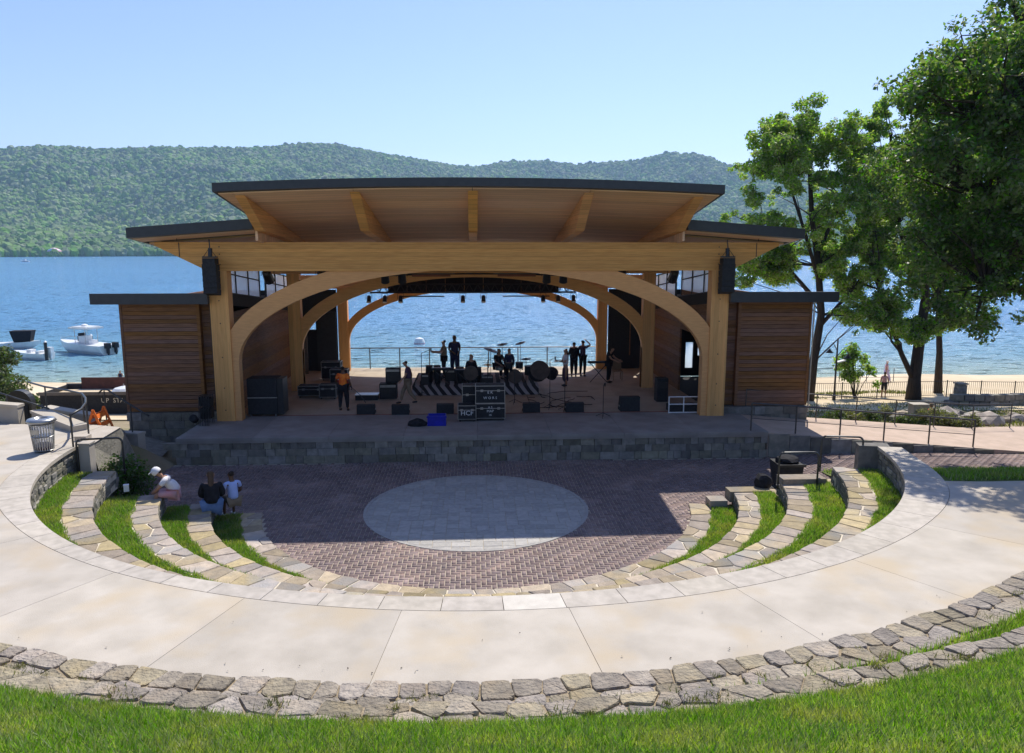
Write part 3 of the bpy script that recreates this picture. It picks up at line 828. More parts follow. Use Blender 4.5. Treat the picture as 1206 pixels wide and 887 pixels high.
def forest():
    rg = np.random.default_rng(17)
    P, SC = [], []
    n = 110000
    az = rg.uniform(-36, 39, n); t = rg.uniform(0, 1, n) ** .92
    for a, tt in zip(az, t):
        x, y, h = hill_point(a, tt + .002)
        P.append((x, y, h + 1.5))
        SC.append(rg.choice((3.8, 5.5, 7.2, 10.5), p=(.3, .36, .26, .08)) * rg.uniform(.6, 1.15))
    for a in np.arange(-36, 39, .14):                     # shore line trees
        x, y, h = hill_point(a + rg.uniform(-.05, .05), rg.uniform(0, .006)); P.append((x, y, -3.5 + 4)); SC.append(rg.uniform(7.5, 13))
    for a in np.arange(-36, 39, .055):                     # skyline
        x, y, h = hill_point(a, rg.uniform(.97, 1)); P.append((x, y, h + 1)); SC.append(rg.uniform(5, 9))
    me = bpy.data.meshes.new('forest'); me.vertices.add(len(P)); me.vertices.foreach_set('co', np.array(P, dtype=np.float32).ravel())
    at = me.attributes.new('tree_scale', 'FLOAT', 'POINT'); at.data.foreach_set('value', np.array(SC, dtype=np.float32))
    o = link('forest', me); tag(o, 'far wooded hillside of mixed green trees across the lake', 'forest', kind='stuff')
    bm = bmesh.new(); bmesh.ops.create_icosphere(bm, subdivisions=2, radius=1)
    for v in bm.verts:
        k = 1 + .38 * noise.noise(v.co * 1.9 + Vector((5, 2, 1))); v.co = v.co * k; v.co.z *= 1.25 if v.co.z > 0 else .8
    for f in bm.faces: f.smooth = False
    cm = bpy.data.meshes.new('forest_crown'); bm.to_mesh(cm); bm.free()
    fm = mat('forest_leaf', (.18, .29, .06), (.07, .155, .05), .0035, .95, vary=.30, coord='P', detail=6, c3=(.21, .30, .06), s3=.0035)
    cm.materials.append(fm)
    ng = bpy.data.node_groups.new('forest_scatter', 'GeometryNodeTree')
    ng.interface.new_socket('Geometry', in_out='INPUT', socket_type='NodeSocketGeometry'); ng.interface.new_socket('Geometry', in_out='OUTPUT', socket_type='NodeSocketGeometry')
    N, L = ng.nodes, ng.links
    gi, go = N.new('NodeGroupInput'), N.new('NodeGroupOutput'); ip = N.new('GeometryNodeInstanceOnPoints')
    crown = bpy.data.objects.new('forest_crown', cm)
    oi = N.new('GeometryNodeObjectInfo'); oi.inputs[0].default_value = crown; oi.inputs['As Instance'].default_value = True
    na = N.new('GeometryNodeInputNamedAttribute'); na.data_type = 'FLOAT'; na.inputs[0].default_value = 'tree_scale'
    rv = N.new('FunctionNodeRandomValue'); rv.data_type = 'FLOAT_VECTOR'; rv.inputs[0].default_value = (-.15, -.15, 0); rv.inputs[1].default_value = (.15, .15, 6.28)
    L.new(gi.outputs[0], ip.inputs['Points']); L.new(oi.outputs['Geometry'], ip.inputs['Instance']); L.new(rv.outputs[0], ip.inputs['Rotation']); L.new(na.outputs[0], ip.inputs['Scale'])
    L.new(ip.outputs[0], go.inputs[0])
    md = o.modifiers.new('scatter', 'NODES'); md.node_group = ng
    return o
forest()
# ================================================================== STAGE AND PAVILION
SZ = .9
rnd = random.Random(77)
pf = thing('stage_platform', 'raised concrete stage platform with a low stone block front', 'stage', (0, 30, 0))
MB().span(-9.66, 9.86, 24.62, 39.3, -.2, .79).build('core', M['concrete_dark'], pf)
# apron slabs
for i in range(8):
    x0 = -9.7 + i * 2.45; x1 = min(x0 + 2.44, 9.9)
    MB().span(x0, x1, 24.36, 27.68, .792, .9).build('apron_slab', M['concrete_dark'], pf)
MB().span(-8.3, 8.3, 27.69, 27.80, .80, .905).build('floor_strip', M['redbrown'], pf)
for j, (y0, y1) in enumerate(((27.81, 30.8), (30.81, 33.9), (33.91, 36.6), (36.61, 39.3))):
    for i in range(6):
        w = 9.0; MB().span(-w + i * 3, -w + i * 3 + 2.99, y0, y1, .792, .9).build('floor_slab', M['concrete_tan'], pf)
# stone block front: every block a piece
rows = [(.0, .26), (.262, .50), (.502, .715)]
for z0, z1 in rows:
    x = -12.6
    while x < 9.9:
        l = rnd.choice((.24, .32, .42, .52, .62)) * rnd.uniform(.9, 1.1); x1 = min(9.9, x + l)
        if x1 - x > .1:
            if x1 > -9.7:
                MB().box((x + x1) / 2, 24.52 + rnd.uniform(-.012, .012), (z0 + z1) / 2, x1 - x - .014, .22, z1 - z0 - .004).build('stone_block', M['ashlar'], pf)
        x = x1
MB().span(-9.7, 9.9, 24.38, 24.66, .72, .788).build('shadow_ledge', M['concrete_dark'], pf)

# ramp at stage right with its side wall
rp = thing('ramp', 'pale paved ramp falling to the right from the stage', None, (14, 26, 0)); rp['kind'] = 'structure'
del_cat = rp.pop('category', None)
def ramp_z(x): return .86 - (x - 9.9) * (.79 / 9.1) if x < 19 else max(.02, .07 - (x - 19) * .01)
mb = MB(); xs_ = [9.9, 12, 14.5, 17, 19, 24, 34]
for x in xs_: mb.v += [(x, 24.4, ramp_z(x)), (x, 27.6 + (x - 9.9) * .05, ramp_z(x)), (x, 24.4, -.3), (x, 27.6 + (x - 9.9) * .05, -.3)]
for i in range(len(xs_) - 1):
    a = 4 * i; mb.f += [(a, a + 4, a + 5, a + 1), (a + 2, a + 6, a + 4, a), (a + 1, a + 5, a + 7, a + 3)]
mb.f.append((0, 1, 3, 2)); mb.build('ramp_deck', M['ramp'], rp)
for i in range(14):
    x0 = 9.92 + i * .72; x1 = x0 + .70
    z1 = ramp_z(x0) - .06
    if z1 > .12: MB().span(x0, x1, 24.33, 24.45, .02, z1).build('stone_block', M['ashlar'], rp)

# ---- pavilion
pv = thing('pavilion', 'open timber stage pavilion with arched glulam frames and dark layered roofs', 'pavilion', (0, 32, SZ))
def crown(x): return .19 * (1 - (x / 7.65) ** 2)
UK = .155
def upper_z(x, y): return 8.60 + crown(x) - UK * (y - 23.5)
def lower_z(x, y): return 7.30 + .34 * (1 - (abs(x) - 6.8) / 4.6) - .11 * (y - 26)
def slab(zf, x0, x1, y0, y1, t, name, m, parent, nx=14, ny=3):
    mb = MB()
    for k in (0, 1):
        for j in range(ny + 1):
            for i in range(nx + 1):
                x = x0 + (x1 - x0) * i / nx; y = y0 + (y1 - y0) * j / ny; mb.v.append((x, y, zf(x, y) + t * k))
    n1 = nx + 1; off = n1 * (ny + 1)
    for j in range(ny):
        for i in range(nx):
            a = j * n1 + i; mb.f.append((a, a + n1, a + n1 + 1, a + 1)); mb.f.append((off + a, off + a + 1, off + a + n1 + 1, off + a + n1))
    for i in range(nx):
        mb.f.append((i, i + 1, off + i + 1, off + i)); a = ny * n1 + i; mb.f.append((a, off + a, off + a + 1, a + 1))
    for j in range(ny):
        a = j * n1; mb.f.append((a, off + a, off + a + n1, a + n1)); a += nx; mb.f.append((a, a + n1, off + a + n1, off + a))
    return mb.build(name, m, parent)
ur = slab(lambda x, y: upper_z(x, y) + .05, -7.62, 7.62, 23.55, 38.95, .17, 'upper_roof', M['roofing'], pv)
slab(lambda x, y: upper_z(x, y) + .02, -7.70, 7.70, 23.36, 23.55, .255, 'fascia', M['fascia'], ur, 14, 1)
for s in (-1, 1):
    xa, xb = sorted((s * 7.622, s * 7.70)); slab(lambda x, y: upper_z(x, y) + .02, xa, xb, 23.552, 38.95, .255, 'fascia', M['fascia'], ur, 1, 4)
# soffit panels between rafters
rx = [-7.05, -3.6, 0, 3.6, 7.05]
edges = [-7.6, -7.18, -3.7, -.12, .12, 3.7, 7.18, 7.6]
segs = [(-7.60, -7.20), (-7.18, -3.62), (-3.60, -.02), (.0, 3.60), (3.62, 7.18), (7.20, 7.60)]
yb = [23.57, 24.9, 26.3, 27.8, 29.8, 32.8, 36, 38.9]
for x0, x1 in segs:
    for y0, y1 in zip(yb, yb[1:]):
        slab(upper_z, x0, x1, y0, y1 - .025, .048, 'soffit_panel', M['soffit'], ur, 4, 1)
# rafters with raked ends
for x in rx:
    zt = lambda y: upper_z(x, y) - .002
    w = .15 if x else .15
    side = [(23.85, zt(23.85)), (25.85, 7.58), (31.5, 7.15), (38.8, zt(38.8) - .4), (38.8, zt(38.8)), (31, zt(31))]
    mb = MB(); n = len(side)
    mb.v += [(x - w, y, z) for y, z in side] + [(x + w, y, z) for y, z in side]
    mb.f += [tuple(range(n)), tuple(n + i for i in range(n))[::-1]] + [(i, n + i, n + (i + 1) % n, (i + 1) % n) for i in range(n)]
    mb.build('rafter', M['glulam_b'], pv)
# infill between upper and lower roofs at the sides
for s in (-1, 1):
    x = s * 7.05
    xa, xb = sorted((s * 6.86, s * 6.90))
    lr = slab(lambda x, y: lower_z(x, y) + .06, *sorted((s * 7.32, s * 11.33)), 26.1, 38.95, .22, 'lower_roof', M['roofing'], pv, 6, 3)
    slab(lambda x, y: lower_z(x, y) + .02, *sorted((s * 7.32, s * 11.42)), 25.93, 26.1, .34, 'fascia', M['fascia'], lr, 6, 1)
    slab(lambda x, y: lower_z(x, y) + .02, *sorted((s * 11.332, s * 11.42)), 26.102, 38.95, .34, 'fascia', M['fascia'], lr, 1, 3)
    for y0, y1 in ((26.11, 26.88), (27.42, 30.2), (30.22, 33), (33.02, 36), (36.02, 38.9)):
        slab(lower_z, *sorted((s * 7.32, s * 11.3)), y0, y1 - .02, .058, 'soffit_panel', M['soffit'], lr, 6, 1)
    mb = MB()                                       # cheek wall
    side = [(26.2, 7.25), (38.7, 5.85), (38.7, upper_z(7.2, 38.7) - .02), (26.2, upper_z(7.2, 26.2) - .02)]
    xa, xb = sorted((s * 7.22, s * 7.30)); mb.v += [(xa, y, z) for y, z in side] + [(xb, y, z) for y, z in side]
    mb.f += [(0, 1, 2, 3), (7, 6, 5, 4)] + [(i, 4 + i, 4 + (i + 1) % 4, (i + 1) % 4) for i in range(4)]
    mb.build('cheek_wall', M['soffit'], pv)

def arch_frame(Y, xp, pw, beam_z0, beam_z1, beam_x, a, spring, top, aw, dep, cut=0):
    fr = []
    for s in (-1, 1):
        MB().span(s * xp - pw / 2, s * xp + pw / 2, Y - dep / 2, Y + dep / 2, SZ, beam_z0 - .003).build('post', M['glulam_v'], pv)
    # beam with tapered ends
    mb = MB(); c = beam_x - (cut or .02)
    P = [(-beam_x, beam_z1), (-beam_x, beam_z1 - (.12 if cut else .5)), (-c, beam_z0), (c, beam_z0), (beam_x, beam_z1 - (.12 if cut else .5)), (beam_x, beam_z1)]
    y0, y1 = Y - dep / 2 - .01, Y + dep / 2 + .01; n = len(P)
    mb.v += [(x, y0, z) for x, z in P] + [(x, y1, z) for x, z in P]
    mb.f += [tuple(range(n))[::-1], tuple(n + i for i in range(n))] + [(i, (i + 1) % n, n + (i + 1) % n, n + i) for i in range(n)]
    mb.build('beam', M['glulam_b'], pv)
    # arch
    inner, outer = [], []
    K = 40; b = top - spring
    for i in range(K + 1):
        t = PI * i / K; x = -a * math.cos(t); z = spring + b * math.sin(t)
        nx_, nz_ = -math.cos(t) / a, math.sin(t) / b; l = math.hypot(nx_, nz_)
        inner.append((x, z)); outer.append((x + nx_ / l * aw, min(z + nz_ / l * aw, beam_z0 + .12)))
    xin = xp - pw / 2
    inner = [(-a, SZ)] + inner + [(a, SZ)]
    outer = [(-min(xin + .12, a + .28), SZ)] + [(max(-xin - .12, min(xin + .12, x)), z) for x, z in outer] + [(min(xin + .12, a + .28), SZ)]
    mb = MB(); y0, y1 = Y - dep / 2 + .06, Y + dep / 2 - .06; n = len(inner)
    for (x, z), (x2, z2) in zip(inner, outer): mb.v += [(x, y0, z), (x2, y0, z2), (x2, y1, z2), (x, y1, z)]
    for i in range(n - 1):
        p, q = 4 * i, 4 * i + 4
        for e in range(4): mb.f.append((p + e, q + e, q + (e + 1) % 4, p + (e + 1) % 4))
    mb.build('arch', M['glulam'], pv)
arch_frame(27.15, 8.87, .64, 6.22, 7.21, 10.92, 8.33, 3.0, 6.26, .60, .50, 1.75)
arch_frame(33.0, 7.68, .52, 5.95, 6.62, 8.9, 7.42, 2.7, 5.80, .50, .42)
arch_frame(38.5, 6.58, .48, 5.06, 5.72, 8.9, 6.3, 2.4, 4.97, .40, .40)
# bolt plates where beam meets posts, thin groove along the beam
for s in (-1, 1):
    MB().span(s * 10.1 - .012, s * 10.1 + .012, 26.875, 26.888, 6.7, 7.2).build('steel_rod', M['dark'], pv)
for s in (-1, 1):
    for z in (1.3, 2.1, 3.2, 4.4, 5.2):
        mt = Euler((PI / 2, 0, 0)).to_matrix().to_4x4(); MB().lathe([(.022, 0), (.018, .012), (.001, .014)], (s * 8.87, 26.9, z), 8, mt).build('bolt', M['dark'], pv)
    for z in (6.45, 6.8, 7.05): MB().lathe([(.022, 0), (.018, .012), (.001, .014)], (s * 8.75, 26.89, z), 8, Euler((PI / 2, 0, 0)).to_matrix().to_4x4()).build('bolt', M['dark'], pv)
# side walls with clerestory windows
for s in (-1, 1):
    def sx(a, b): return sorted((s * a, s * b))
    sill = lambda y: 5.46 - .10 * (y - 27.4)
    boards = 24
    if s < 0: spans = [(27.45, 38.4, .9, 9)]
    else: spans = [(27.45, 28.2, .9, 9), (32.2, 38.4, .9, 9)]
    for y0, y1, z0, _ in spans:
        x0, x1 = sx(8.92, 9.0)
        for k in range(21):
            za = SZ + k * .21; zb = za + .203
            if zb > sill((y0 + y1) / 2) - .05: break
            plank('wall_board', pv, M['cladding'], x0 + rnd.uniform(-.005, .005), x1, y0, y1, za, zb)
    if s > 0:
        x0, x1 = sx(8.92, 9.0)
        for k in range(8): plank('wall_board', pv, M['cladding'], x0, x1, 28.2, 32.2, 3.6 + k * .21, 3.803 + k * .21)
    # dark header below the sill, sill, frames, panes
    mb = MB(); x0, x1 = sx(8.86, 9.04)
    for (ya, yb_) in ((27.43, 33.2), (33.22, 38.4)):
        mb = MB()
        mb.add([(x0, ya, sill(ya) - .42), (x0, yb_, sill(yb_) - .42), (x0, yb_, sill(yb_)), (x0, ya, sill(ya)), (x1, ya, sill(ya) - .42), (x1, yb_, sill(yb_) - .42), (x1, yb_, sill(yb_)), (x1, ya, sill(ya))],
               [(0, 1, 2, 3), (4, 7, 6, 5), (0, 4, 5, 1), (1, 5, 6, 2), (2, 6, 7, 3), (3, 7, 4, 0)])
        mb.build('window_header', M['black'], pv)
    win = MB(); xw0, xw1 = sx(8.90, 8.98)
    ys_ = [27.5 + i * 1.58 for i in range(4)] + [33.2 + i * 1.58 for i in range(4)]
    for y in ys_: win.span(xw0, xw1, y - .025, y + .025, sill(y) + .002, sill(y) + 1.25)
    for ya, yb_ in ((27.5, 32.25), (33.2, 37.95)):
        for dz in (.02, .72, 1.2):
            L_ = math.hypot(yb_ - ya, .1 * (yb_ - ya)); win.box((xw0 + xw1) / 2, (ya + yb_) / 2, sill((ya + yb_) / 2) + dz, .075, L_, .045, rx=-math.atan(.1))
    wf = win.build('window', M['dark'], pv)
    for grp in ((27.5, 3), (33.2, 3)):
        for i in range(grp[1]):
            y = grp[0] + i * 1.58
            for dz0, dz1 in ((.03, .70), (.74, 1.18)):
                xa = s * 8.94
                MB().add([(xa, y + .03, sill(y) + dz0), (xa, y + 1.55, sill(y + 1.58) + dz0), (xa, y + 1.55, sill(y + 1.58) + dz1), (xa, y + .03, sill(y) + dz1)], [(0, 1, 2, 3)]).build('pane', M['pane'], wf)
    # back corner walls beside the rear arch
    if s < 0:
        for z0, z1 in ((.9, 3.0), (3.75, 5.0)): MB().span(-8.88, -6.9, 38.42, 38.56, z0, z1).build('back_wall', M['black'], pv)
        MB().span(-8.88, -8.35, 38.42, 38.56, 3.003, 3.747).build('back_wall', M['black'], pv)
        MB().span(-7.95, -6.9, 38.42, 38.56, 3.003, 3.747).build('back_wall', M['black'], pv)
        d = MB().span(-7.9, -6.92, 38.28, 38.34, .95, 3.9); d.build('door', M['dark'], pv)
        MB().span(-8.86, -8.2, 37.4, 37.5, .9, 2.95).build('side_panel', M['wood_grey'], pv)
    else:
        MB().span(6.9, 8.88, 38.42, 38.56, .9, 5.0).build('back_wall', M['black'], pv)
        MB().span(8.0, 8.05, 38.36, 38.41, 1.6, 3.6).build('door_frame', M['cladding'], pv)

# conduit and small brackets
for s in (-1, 1):
    MB().tube([(s * 10.05, 26.6, 7.25), (s * 10.05, 26.6, 7.33)], .012, 5).build('hook', M['dark'], pv)

# ---- side wings
for s, lab_ in ((-1, 'left timber clad wing with flat dark roof beside the stage'), (1, 'right timber clad wing with flat dark roof beside the stage')):
    w = thing('side_wing', lab_, 'wing building', (s * 11, 31, 0))
    X0, X1 = 9.03, 12.52
    def sx(a, b): return sorted((s * a, s * b))
    x0, x1 = sx(9.3, 12.45)
    # boards on front (two rebates) and outer side
    nb = 27; zb0 = 1.17; hb = (5.10 - zb0) / nb
    for k in range(nb):
        za, zb_ = zb0 + k * hb, zb0 + (k + 1) * hb - .009
        a_, b_ = sx(9.86, 12.44); plank('cladding_board', w, M['cladding'], a_, b_, 27.42 + rnd.uniform(-.006, .006), 27.52, za, zb_)
        a_, b_ = sx(9.22, 9.74); plank('cladding_board', w, M['cladding'], a_, b_, 27.62 + rnd.uniform(-.005, .005), 27.7, za, zb_)
        a_, b_ = sx(12.42, 12.5); plank('cladding_board', w, M['cladding'], a_, b_, 27.522, 35.9, za, min(zb_, 4.5 + .0 * k) if zb_ > 4.5 and False else zb_)
    a_, b_ = sx(12.442, 12.53); MB().span(a_, b_, 27.40, 27.518, 1.17, 5.10).build('corner_board', M['cladding'], w)
    a_, b_ = sx(9.745, 9.855); MB().span(a_, b_, 27.40, 27.70, 1.17, 5.10).build('corner_board', M['cladding'], w)
    # backing wall and rear wall with windows
    a_, b_ = sx(9.05, 12.4); MB().span(a_, b_, 27.72, 27.8, 0, 5.1).build('wall', M['black'], w)
    a_, b_ = sx(9.02, 12.4)
    if s > 0:
        xs_ = [9.02, 9.55, 9.85, 10.25, 10.62, 10.85, 11.0, 12.4]
        for i in range(0, len(xs_) - 1):
            if i in (1, 3, 5): 
                MB().span(xs_[i], xs_[i + 1], 35.9, 36, .9, 1.3 if i < 5 else 1.9).build('wall', M['black'], w); MB().span(xs_[i], xs_[i + 1], 35.9, 36, 2.55, 5.1).build('wall', M['black'], w)
                MB().add([(xs_[i], 35.95, 1.3), (xs_[i + 1], 35.95, 1.3), (xs_[i + 1], 35.95, 2.55), (xs_[i], 35.95, 2.55)], [(0, 1, 2, 3)]).build('window', M['clear'], w)
            else: MB().span(xs_[i] + .002, xs_[i + 1] - .002, 35.9, 36, .9, 5.1).build('wall', M['black'], w)
        MB().span(9.05, 12.38, 27.85, 35.88, .8, .88).build('floor', M['black'], w)
    else: MB().span(a_, b_, 35.9, 36, .0, 5.1).build('wall', M['black'], w)
    # stone base
    for z0, z1 in ((0, .28), (.282, .55), (.552, .85), (.852, 1.15)):
        x = 9.25
        while x < 12.5:
            l = rnd.choice((.4, .55, .7)); xe = min(12.52, x + l)
            if xe - x > .12:
                a_, b_ = sx(x + .006, xe - .006); MB().span(a_, b_, 27.30 + rnd.uniform(-.02, .02), 27.6, z0, z1 - .006).build('base_stone', M['ashlar'], w)
            x = xe
        y = 27.61
        while y < 36:
            a_, b_ = sx(12.25, 12.56); MB().span(a_, b_, y, min(36, y + .8) - .012, z0, z1 - .006).build('base_stone', M['ashlar'], w); y += .8
    a_, b_ = sx(9.2, 13.02); rf_ = slab(lambda x, y: 5.13 - .062 * (y - 26.7), a_, b_, 26.7, 36.5, .29, 'roof', M['roofing'], w, 1, 1)
    a_, b_ = sx(9.15, 13.10)
    MB().span(a_, b_, 26.58, 26.698, 5.10, 5.47).build('fascia', M['fascia'], rf_)
    a_, b_ = sx(13.022, 13.10); slab(lambda x, y: 5.10 - .062 * (y - 26.7), a_, b_, 26.7, 36.5, .36, 'fascia', M['fascia'], rf_, 1, 1)
    if s < 0: MB().span(-9.35, -9.25, 27.30, 27.4, 1.2, 5.0).build('downpipe', M['dark'], w)
    else: MB().tube([(12.58, 27.38, .9), (12.58, 27.38, 5.1)], .03, 8).build('downpipe', M['graym'], w)

# ================================================================== RIG: truss, lights, speakers
tr = thing('lighting_truss', 'black box truss slung under the pavilion roof', 'truss', (0, 34, 5.3))
for dz in (0, .36):
    for dy in (0, .36): MB().tube([(-4.6, 34 + dy, 5.08 + dz), (4.6, 34 + dy, 5.08 + dz)], .032, 6).build('chord', M['dark'], tr)
mb = MB()
for i in range(24):
    x = -4.6 + i * .383
    for dy in (0, .36): mb.tube([(x, 34 + dy, 5.08), (x + .19, 34 + dy, 5.44)], .014, 4); mb.tube([(x + .19, 34 + dy, 5.44), (x + .383, 34 + dy, 5.08)], .014, 4)
mb.build('lacing', M['dark'], tr, kind='stuff')
MB().tube([(-3.3, 33.9, 4.92), (-1.3, 33.9, 4.92)], .03, 6).build('pipe', M['dark'], tr)
MB().tube([(1.3, 33.9, 4.92), (3.4, 33.9, 4.92)], .03, 6).build('pipe', M['dark'], tr)
for s in (-1, 1): MB().tube([(s * 3.2, 34.18, 5.44), (s * 3.2, 34.18, 7.1)], .015, 5).build('hanger', M['dark'], tr)
mb = MB(); mb.tube([(x / 5, 31, 6.0 - .28 * (x / 35) ** 2) for x in range(-35, 36)], .03, 5); mb.build('cable_bundle', M['black'], tr)
vl = thing('roof_void_stand_in', 'added black panels standing in for the dark roof void behind the lighting truss', 'stand_in', (0, 35, 5.3))  # added black panels, standing in for the shaded roof void behind the truss
for i in range(9): MB().span(-3.9 + i * .87, -3.9 + i * .87 + .86, 34.9 + .02 * (i % 2), 34.96 + .02 * (i % 2), 5.08, 5.95).build('stand_in_panel', M['cloth_black'], vl)
def par_can(loc, label, group, tilt, lens=True, big=1):
    t = thing('stage_light', label, 'stage light', loc, group=group)
    mt = Euler((tilt, 0, 0)).to_matrix().to_4x4()
    MB().lathe([(.055 * big, .16 * big), (.09 * big, .12 * big), (.10 * big, -.14 * big), (.105 * big, -.16 * big)], n=12, mt=mt).build('housing', M['dark'], t, world=False)
    MB().lathe([(0.001, -.163 * big), (.093 * big, -.163 * big)], n=12, mt=mt).build('lens', M['lens'] if lens else M['black'], t, world=False)
    MB().tube([(-.13 * big, 0, 0), (-.13 * big, 0, .24 * big), (.13 * big, 0, .24 * big), (.13 * big, 0, 0)], .012, 4).build('yoke', M['dark'], t, world=False)
    return t
for x, od in zip((-4.65, -3.95, -3.25, -.48, .44, 3.12, 3.8, 4.5), ('leftmost', 'second from left', 'third from left', 'left of the middle pair', 'right of the middle pair', 'third from right', 'second from right', 'rightmost')):
    par_can((x, 34, 4.80), 'small round lamp under the black truss, %s in the row' % od, 'lamps below the truss', R(-25))
for x, od in zip((-3.4, -2.75, 2.85, 3.5), ('outer of the left pair', 'inner of the left pair', 'inner of the right pair', 'outer of the right pair')):
    par_can((x, 29.5, 5.95), 'black drum shaped fixture under the front beam, %s' % od, 'dark fixtures under the front beam', R(30), False, 1.6)
for x, side in ((-7.6, 'left'), (-5.6, 'left'), (5.6, 'right'), (7.6, 'right')):
    par_can((x, 28.6, 6.0), 'boxy black floodlight high at the %s windows, %s one' % (side, 'outer' if abs(x) > 6 else 'inner'), 'floodlights by the %s windows' % side, R(50), False, 1.8)
bar = thing('light_bar', 'red and black light bar high under the left roof half', 'light bar', (-2, 30, 6)); MB().span(-2.4, -.9, 29.9, 30.05, 5.92, 6.0).build('bar', M['redbrown'], bar)
MB().span(-2.55, -.75, 29.88, 30.07, 6.004, 6.05).build('cover', M['dark'], bar)
bar = thing('light_bar', 'red and black light bar high under the right roof half', 'light bar', (2, 30, 6)); MB().span(.95, 2.45, 29.9, 30.05, 5.92, 6.0).build('bar', M['redbrown'], bar)
MB().span(.8, 2.6, 29.88, 30.07, 6.004, 6.05).build('cover', M['dark'], bar)
for s, lab_ in ((-1, 'black line array speaker hanging at the left end of the beam'), (1, 'black line array speaker hanging at the right end of the beam')):
    t = thing('line_array', lab_, 'speaker', (s * 8.9, 26.45, 5.4))
    for k in range(6):
        z = 5.44 + k * .205; w_ = .46 - (0 if k < 5 else .05)
        mb = MB(); tl = R(-2 - (5 - k) * 2.2); mb.box(s * 8.92, 26.45, z + .1, w_, .42, .196, rx=tl); mb.build('speaker_cabinet', M['black'], t)
    MB().span(s * 8.92 - .24, s * 8.92 + .24, 26.35, 26.5, 6.68, 6.73).build('bracket', M['dark'], t)
    MB().tube([(s * 8.92, 26.45, 6.73), (s * 8.92, 26.5, 7.0)], .075, 8).build('hoist', M['dark'], t)
    MB().tube([(s * 8.92, 26.45, 7.0), (s * 8.92 - .02, 26.5, 7.3)], .02, 5).build('chain', M['dark'], t)
    mb = MB(); mb.tube([(s * 8.92 - .22, 26.4, 6.7), (s * 8.92, 26.45, 7.02), (s * 8.92 + .22, 26.4, 6.7)], .012, 4); mb.build('sling', M['dark'], t)

# ================================================================== RAILINGS
def pipe_rail(name, label, cat, pts, h, posts, mids, m, r=.022, group=None, rmid=.008, parent=None):
    """pts: foot polyline; posts at given indices"""
    t = parent or thing(name, label, cat, pts[0], group=group)
    MB().tube([(x, y, z + h) for x, y, z in pts], r, 8).build('top_rail', m, t)
    for k in mids: MB().tube([(x, y, z + h * k) for x, y, z in pts], rmid, 6).build('mid_rail', m, t)
    for i in posts: x, y, z = pts[i]; MB().tube([(x, y, z), (x, y, z + h)], r * .95, 8).build('post', m, t)
    return t
pts = [(-6.9 + i * 1.53, 38.95, .9) for i in range(10)]
pipe_rail('rear_railing', 'thin dark railing across the back of the stage', 'railing', pts, 1.08, range(10), (.12, .25, .38, .51, .64, .77, .9), M['rail'], .028, rmid=.006)
# railing on the ramp front edge
pts = [(x, 24.55, ramp_z(x) if x > 9.9 else .9) for x in (9.35, 10.9, 12.45, 14.0, 15.6, 17.2)]
pipe_rail('ramp_railing', 'dark pipe railing along the near edge of the ramp', 'railing', pts, .95, range(6), (.45,), M['rail'], .028, rmid=.012)
pts = [(x, 27.4 + (x - 9.9) * .05, ramp_z(x)) for x in (10.2, 11.6, 13, 14.6, 16.2, 17.8, 19.4, 21)]
pipe_rail('ramp_railing', 'dark pipe railing along the far edge of the ramp by the shrubs', 'railing', pts, .95, range(8), (.5,), M['rail'], .024, rmid=.012)
def hoop(label, p, q, h, z):
    t = thing('hoop_rail', label, 'hoop rail', (*p, z))
    P = []; d = .12
    px, py = p; qx, qy = q; L_ = math.hypot(qx - px, qy - py); ux, uy = (qx - px) / L_, (qy - py) / L_
    P = [(px, py, z - .1), (px, py, z + h - d)] + [(px + ux * d * (1 - math.cos(k * PI / 10)), py + uy * d * (1 - math.cos(k * PI / 10)), z + h - d + d * math.sin(k * PI / 10)) for k in range(1, 6)]
    Q = [(qx, qy, z - .1), (qx, qy, z + h - d)] + [(qx - ux * d * (1 - math.cos(k * PI / 10)), qy - uy * d * (1 - math.cos(k * PI / 10)), z + h - d + d * math.sin(k * PI / 10)) for k in range(1, 6)]
    MB().tube(P + Q[::-1], .026, 8).build('tube', M['rail'], t, smooth=True)
    for c in (p, q): MB().lathe([(.05, z), (.05, z + .015), (.03, z + .02)], (c[0], c[1], 0), 10).build('foot_plate', M['rail'], t)
hoop('bent pipe handrail on the steps at the right end of the tall wall', (9.03, 18.72), (10.03, 18.52), .86, 1.3)
hoop('bent pipe handrail on the lower steps in front of the black bin', (7.86, 18.55), (8.87, 18.5), .88, .9)
hoop('bent pipe handrail at the left end of the rubble wall', (-10.12, 19.2), (-9.05, 19.36), .86, 1.32)
t = thing('curved_handrail', 'curved pipe handrail sweeping round the landing on the far left', 'handrail', (-10.3, 19.3, 1.95))
cr_ = [(-14.1, 24.3), (-13.1, 23.4), (-12.1, 22.75), (-11.4, 22.2), (-10.95, 21.5), (-10.6, 20.8), (-10.3, 19.95), (-10.27, 19.34)]
MB().tube([(x, y, 2.82 if y > 19.6 else 2.80) for x, y in cr_], .03, 8).build('top_rail', M['rail'], t, smooth=True)
for (x, y) in (cr_[1], cr_[3], cr_[4], cr_[5], cr_[7]): MB().tube([(x, y, 1.93 if y < 22 else 1.2), (x, y, 2.82)], .024, 8).build('post', M['rail'], t)
t = thing('stair_handrail', 'sloping handrail with curled end beside the left wing', 'handrail', (-12, 24, 1.3))
MB().tube([(-12.35, 25.1, 2.3), (-12.2, 25.05, 2.42), (-12.0, 25, 2.42), (-11.7, 24.95, 2.2), (-11.0, 24.9, 1.75), (-10.7, 24.9, 1.55)], .03, 8).build('top_rail', M['rail'], t, smooth=True)
for x, z1 in ((-12.1, 2.4), (-11.3, 1.95)): MB().tube([(x, 24.95, 1.0), (x, 24.95, z1)], .022, 8).build('post', M['rail'], t)
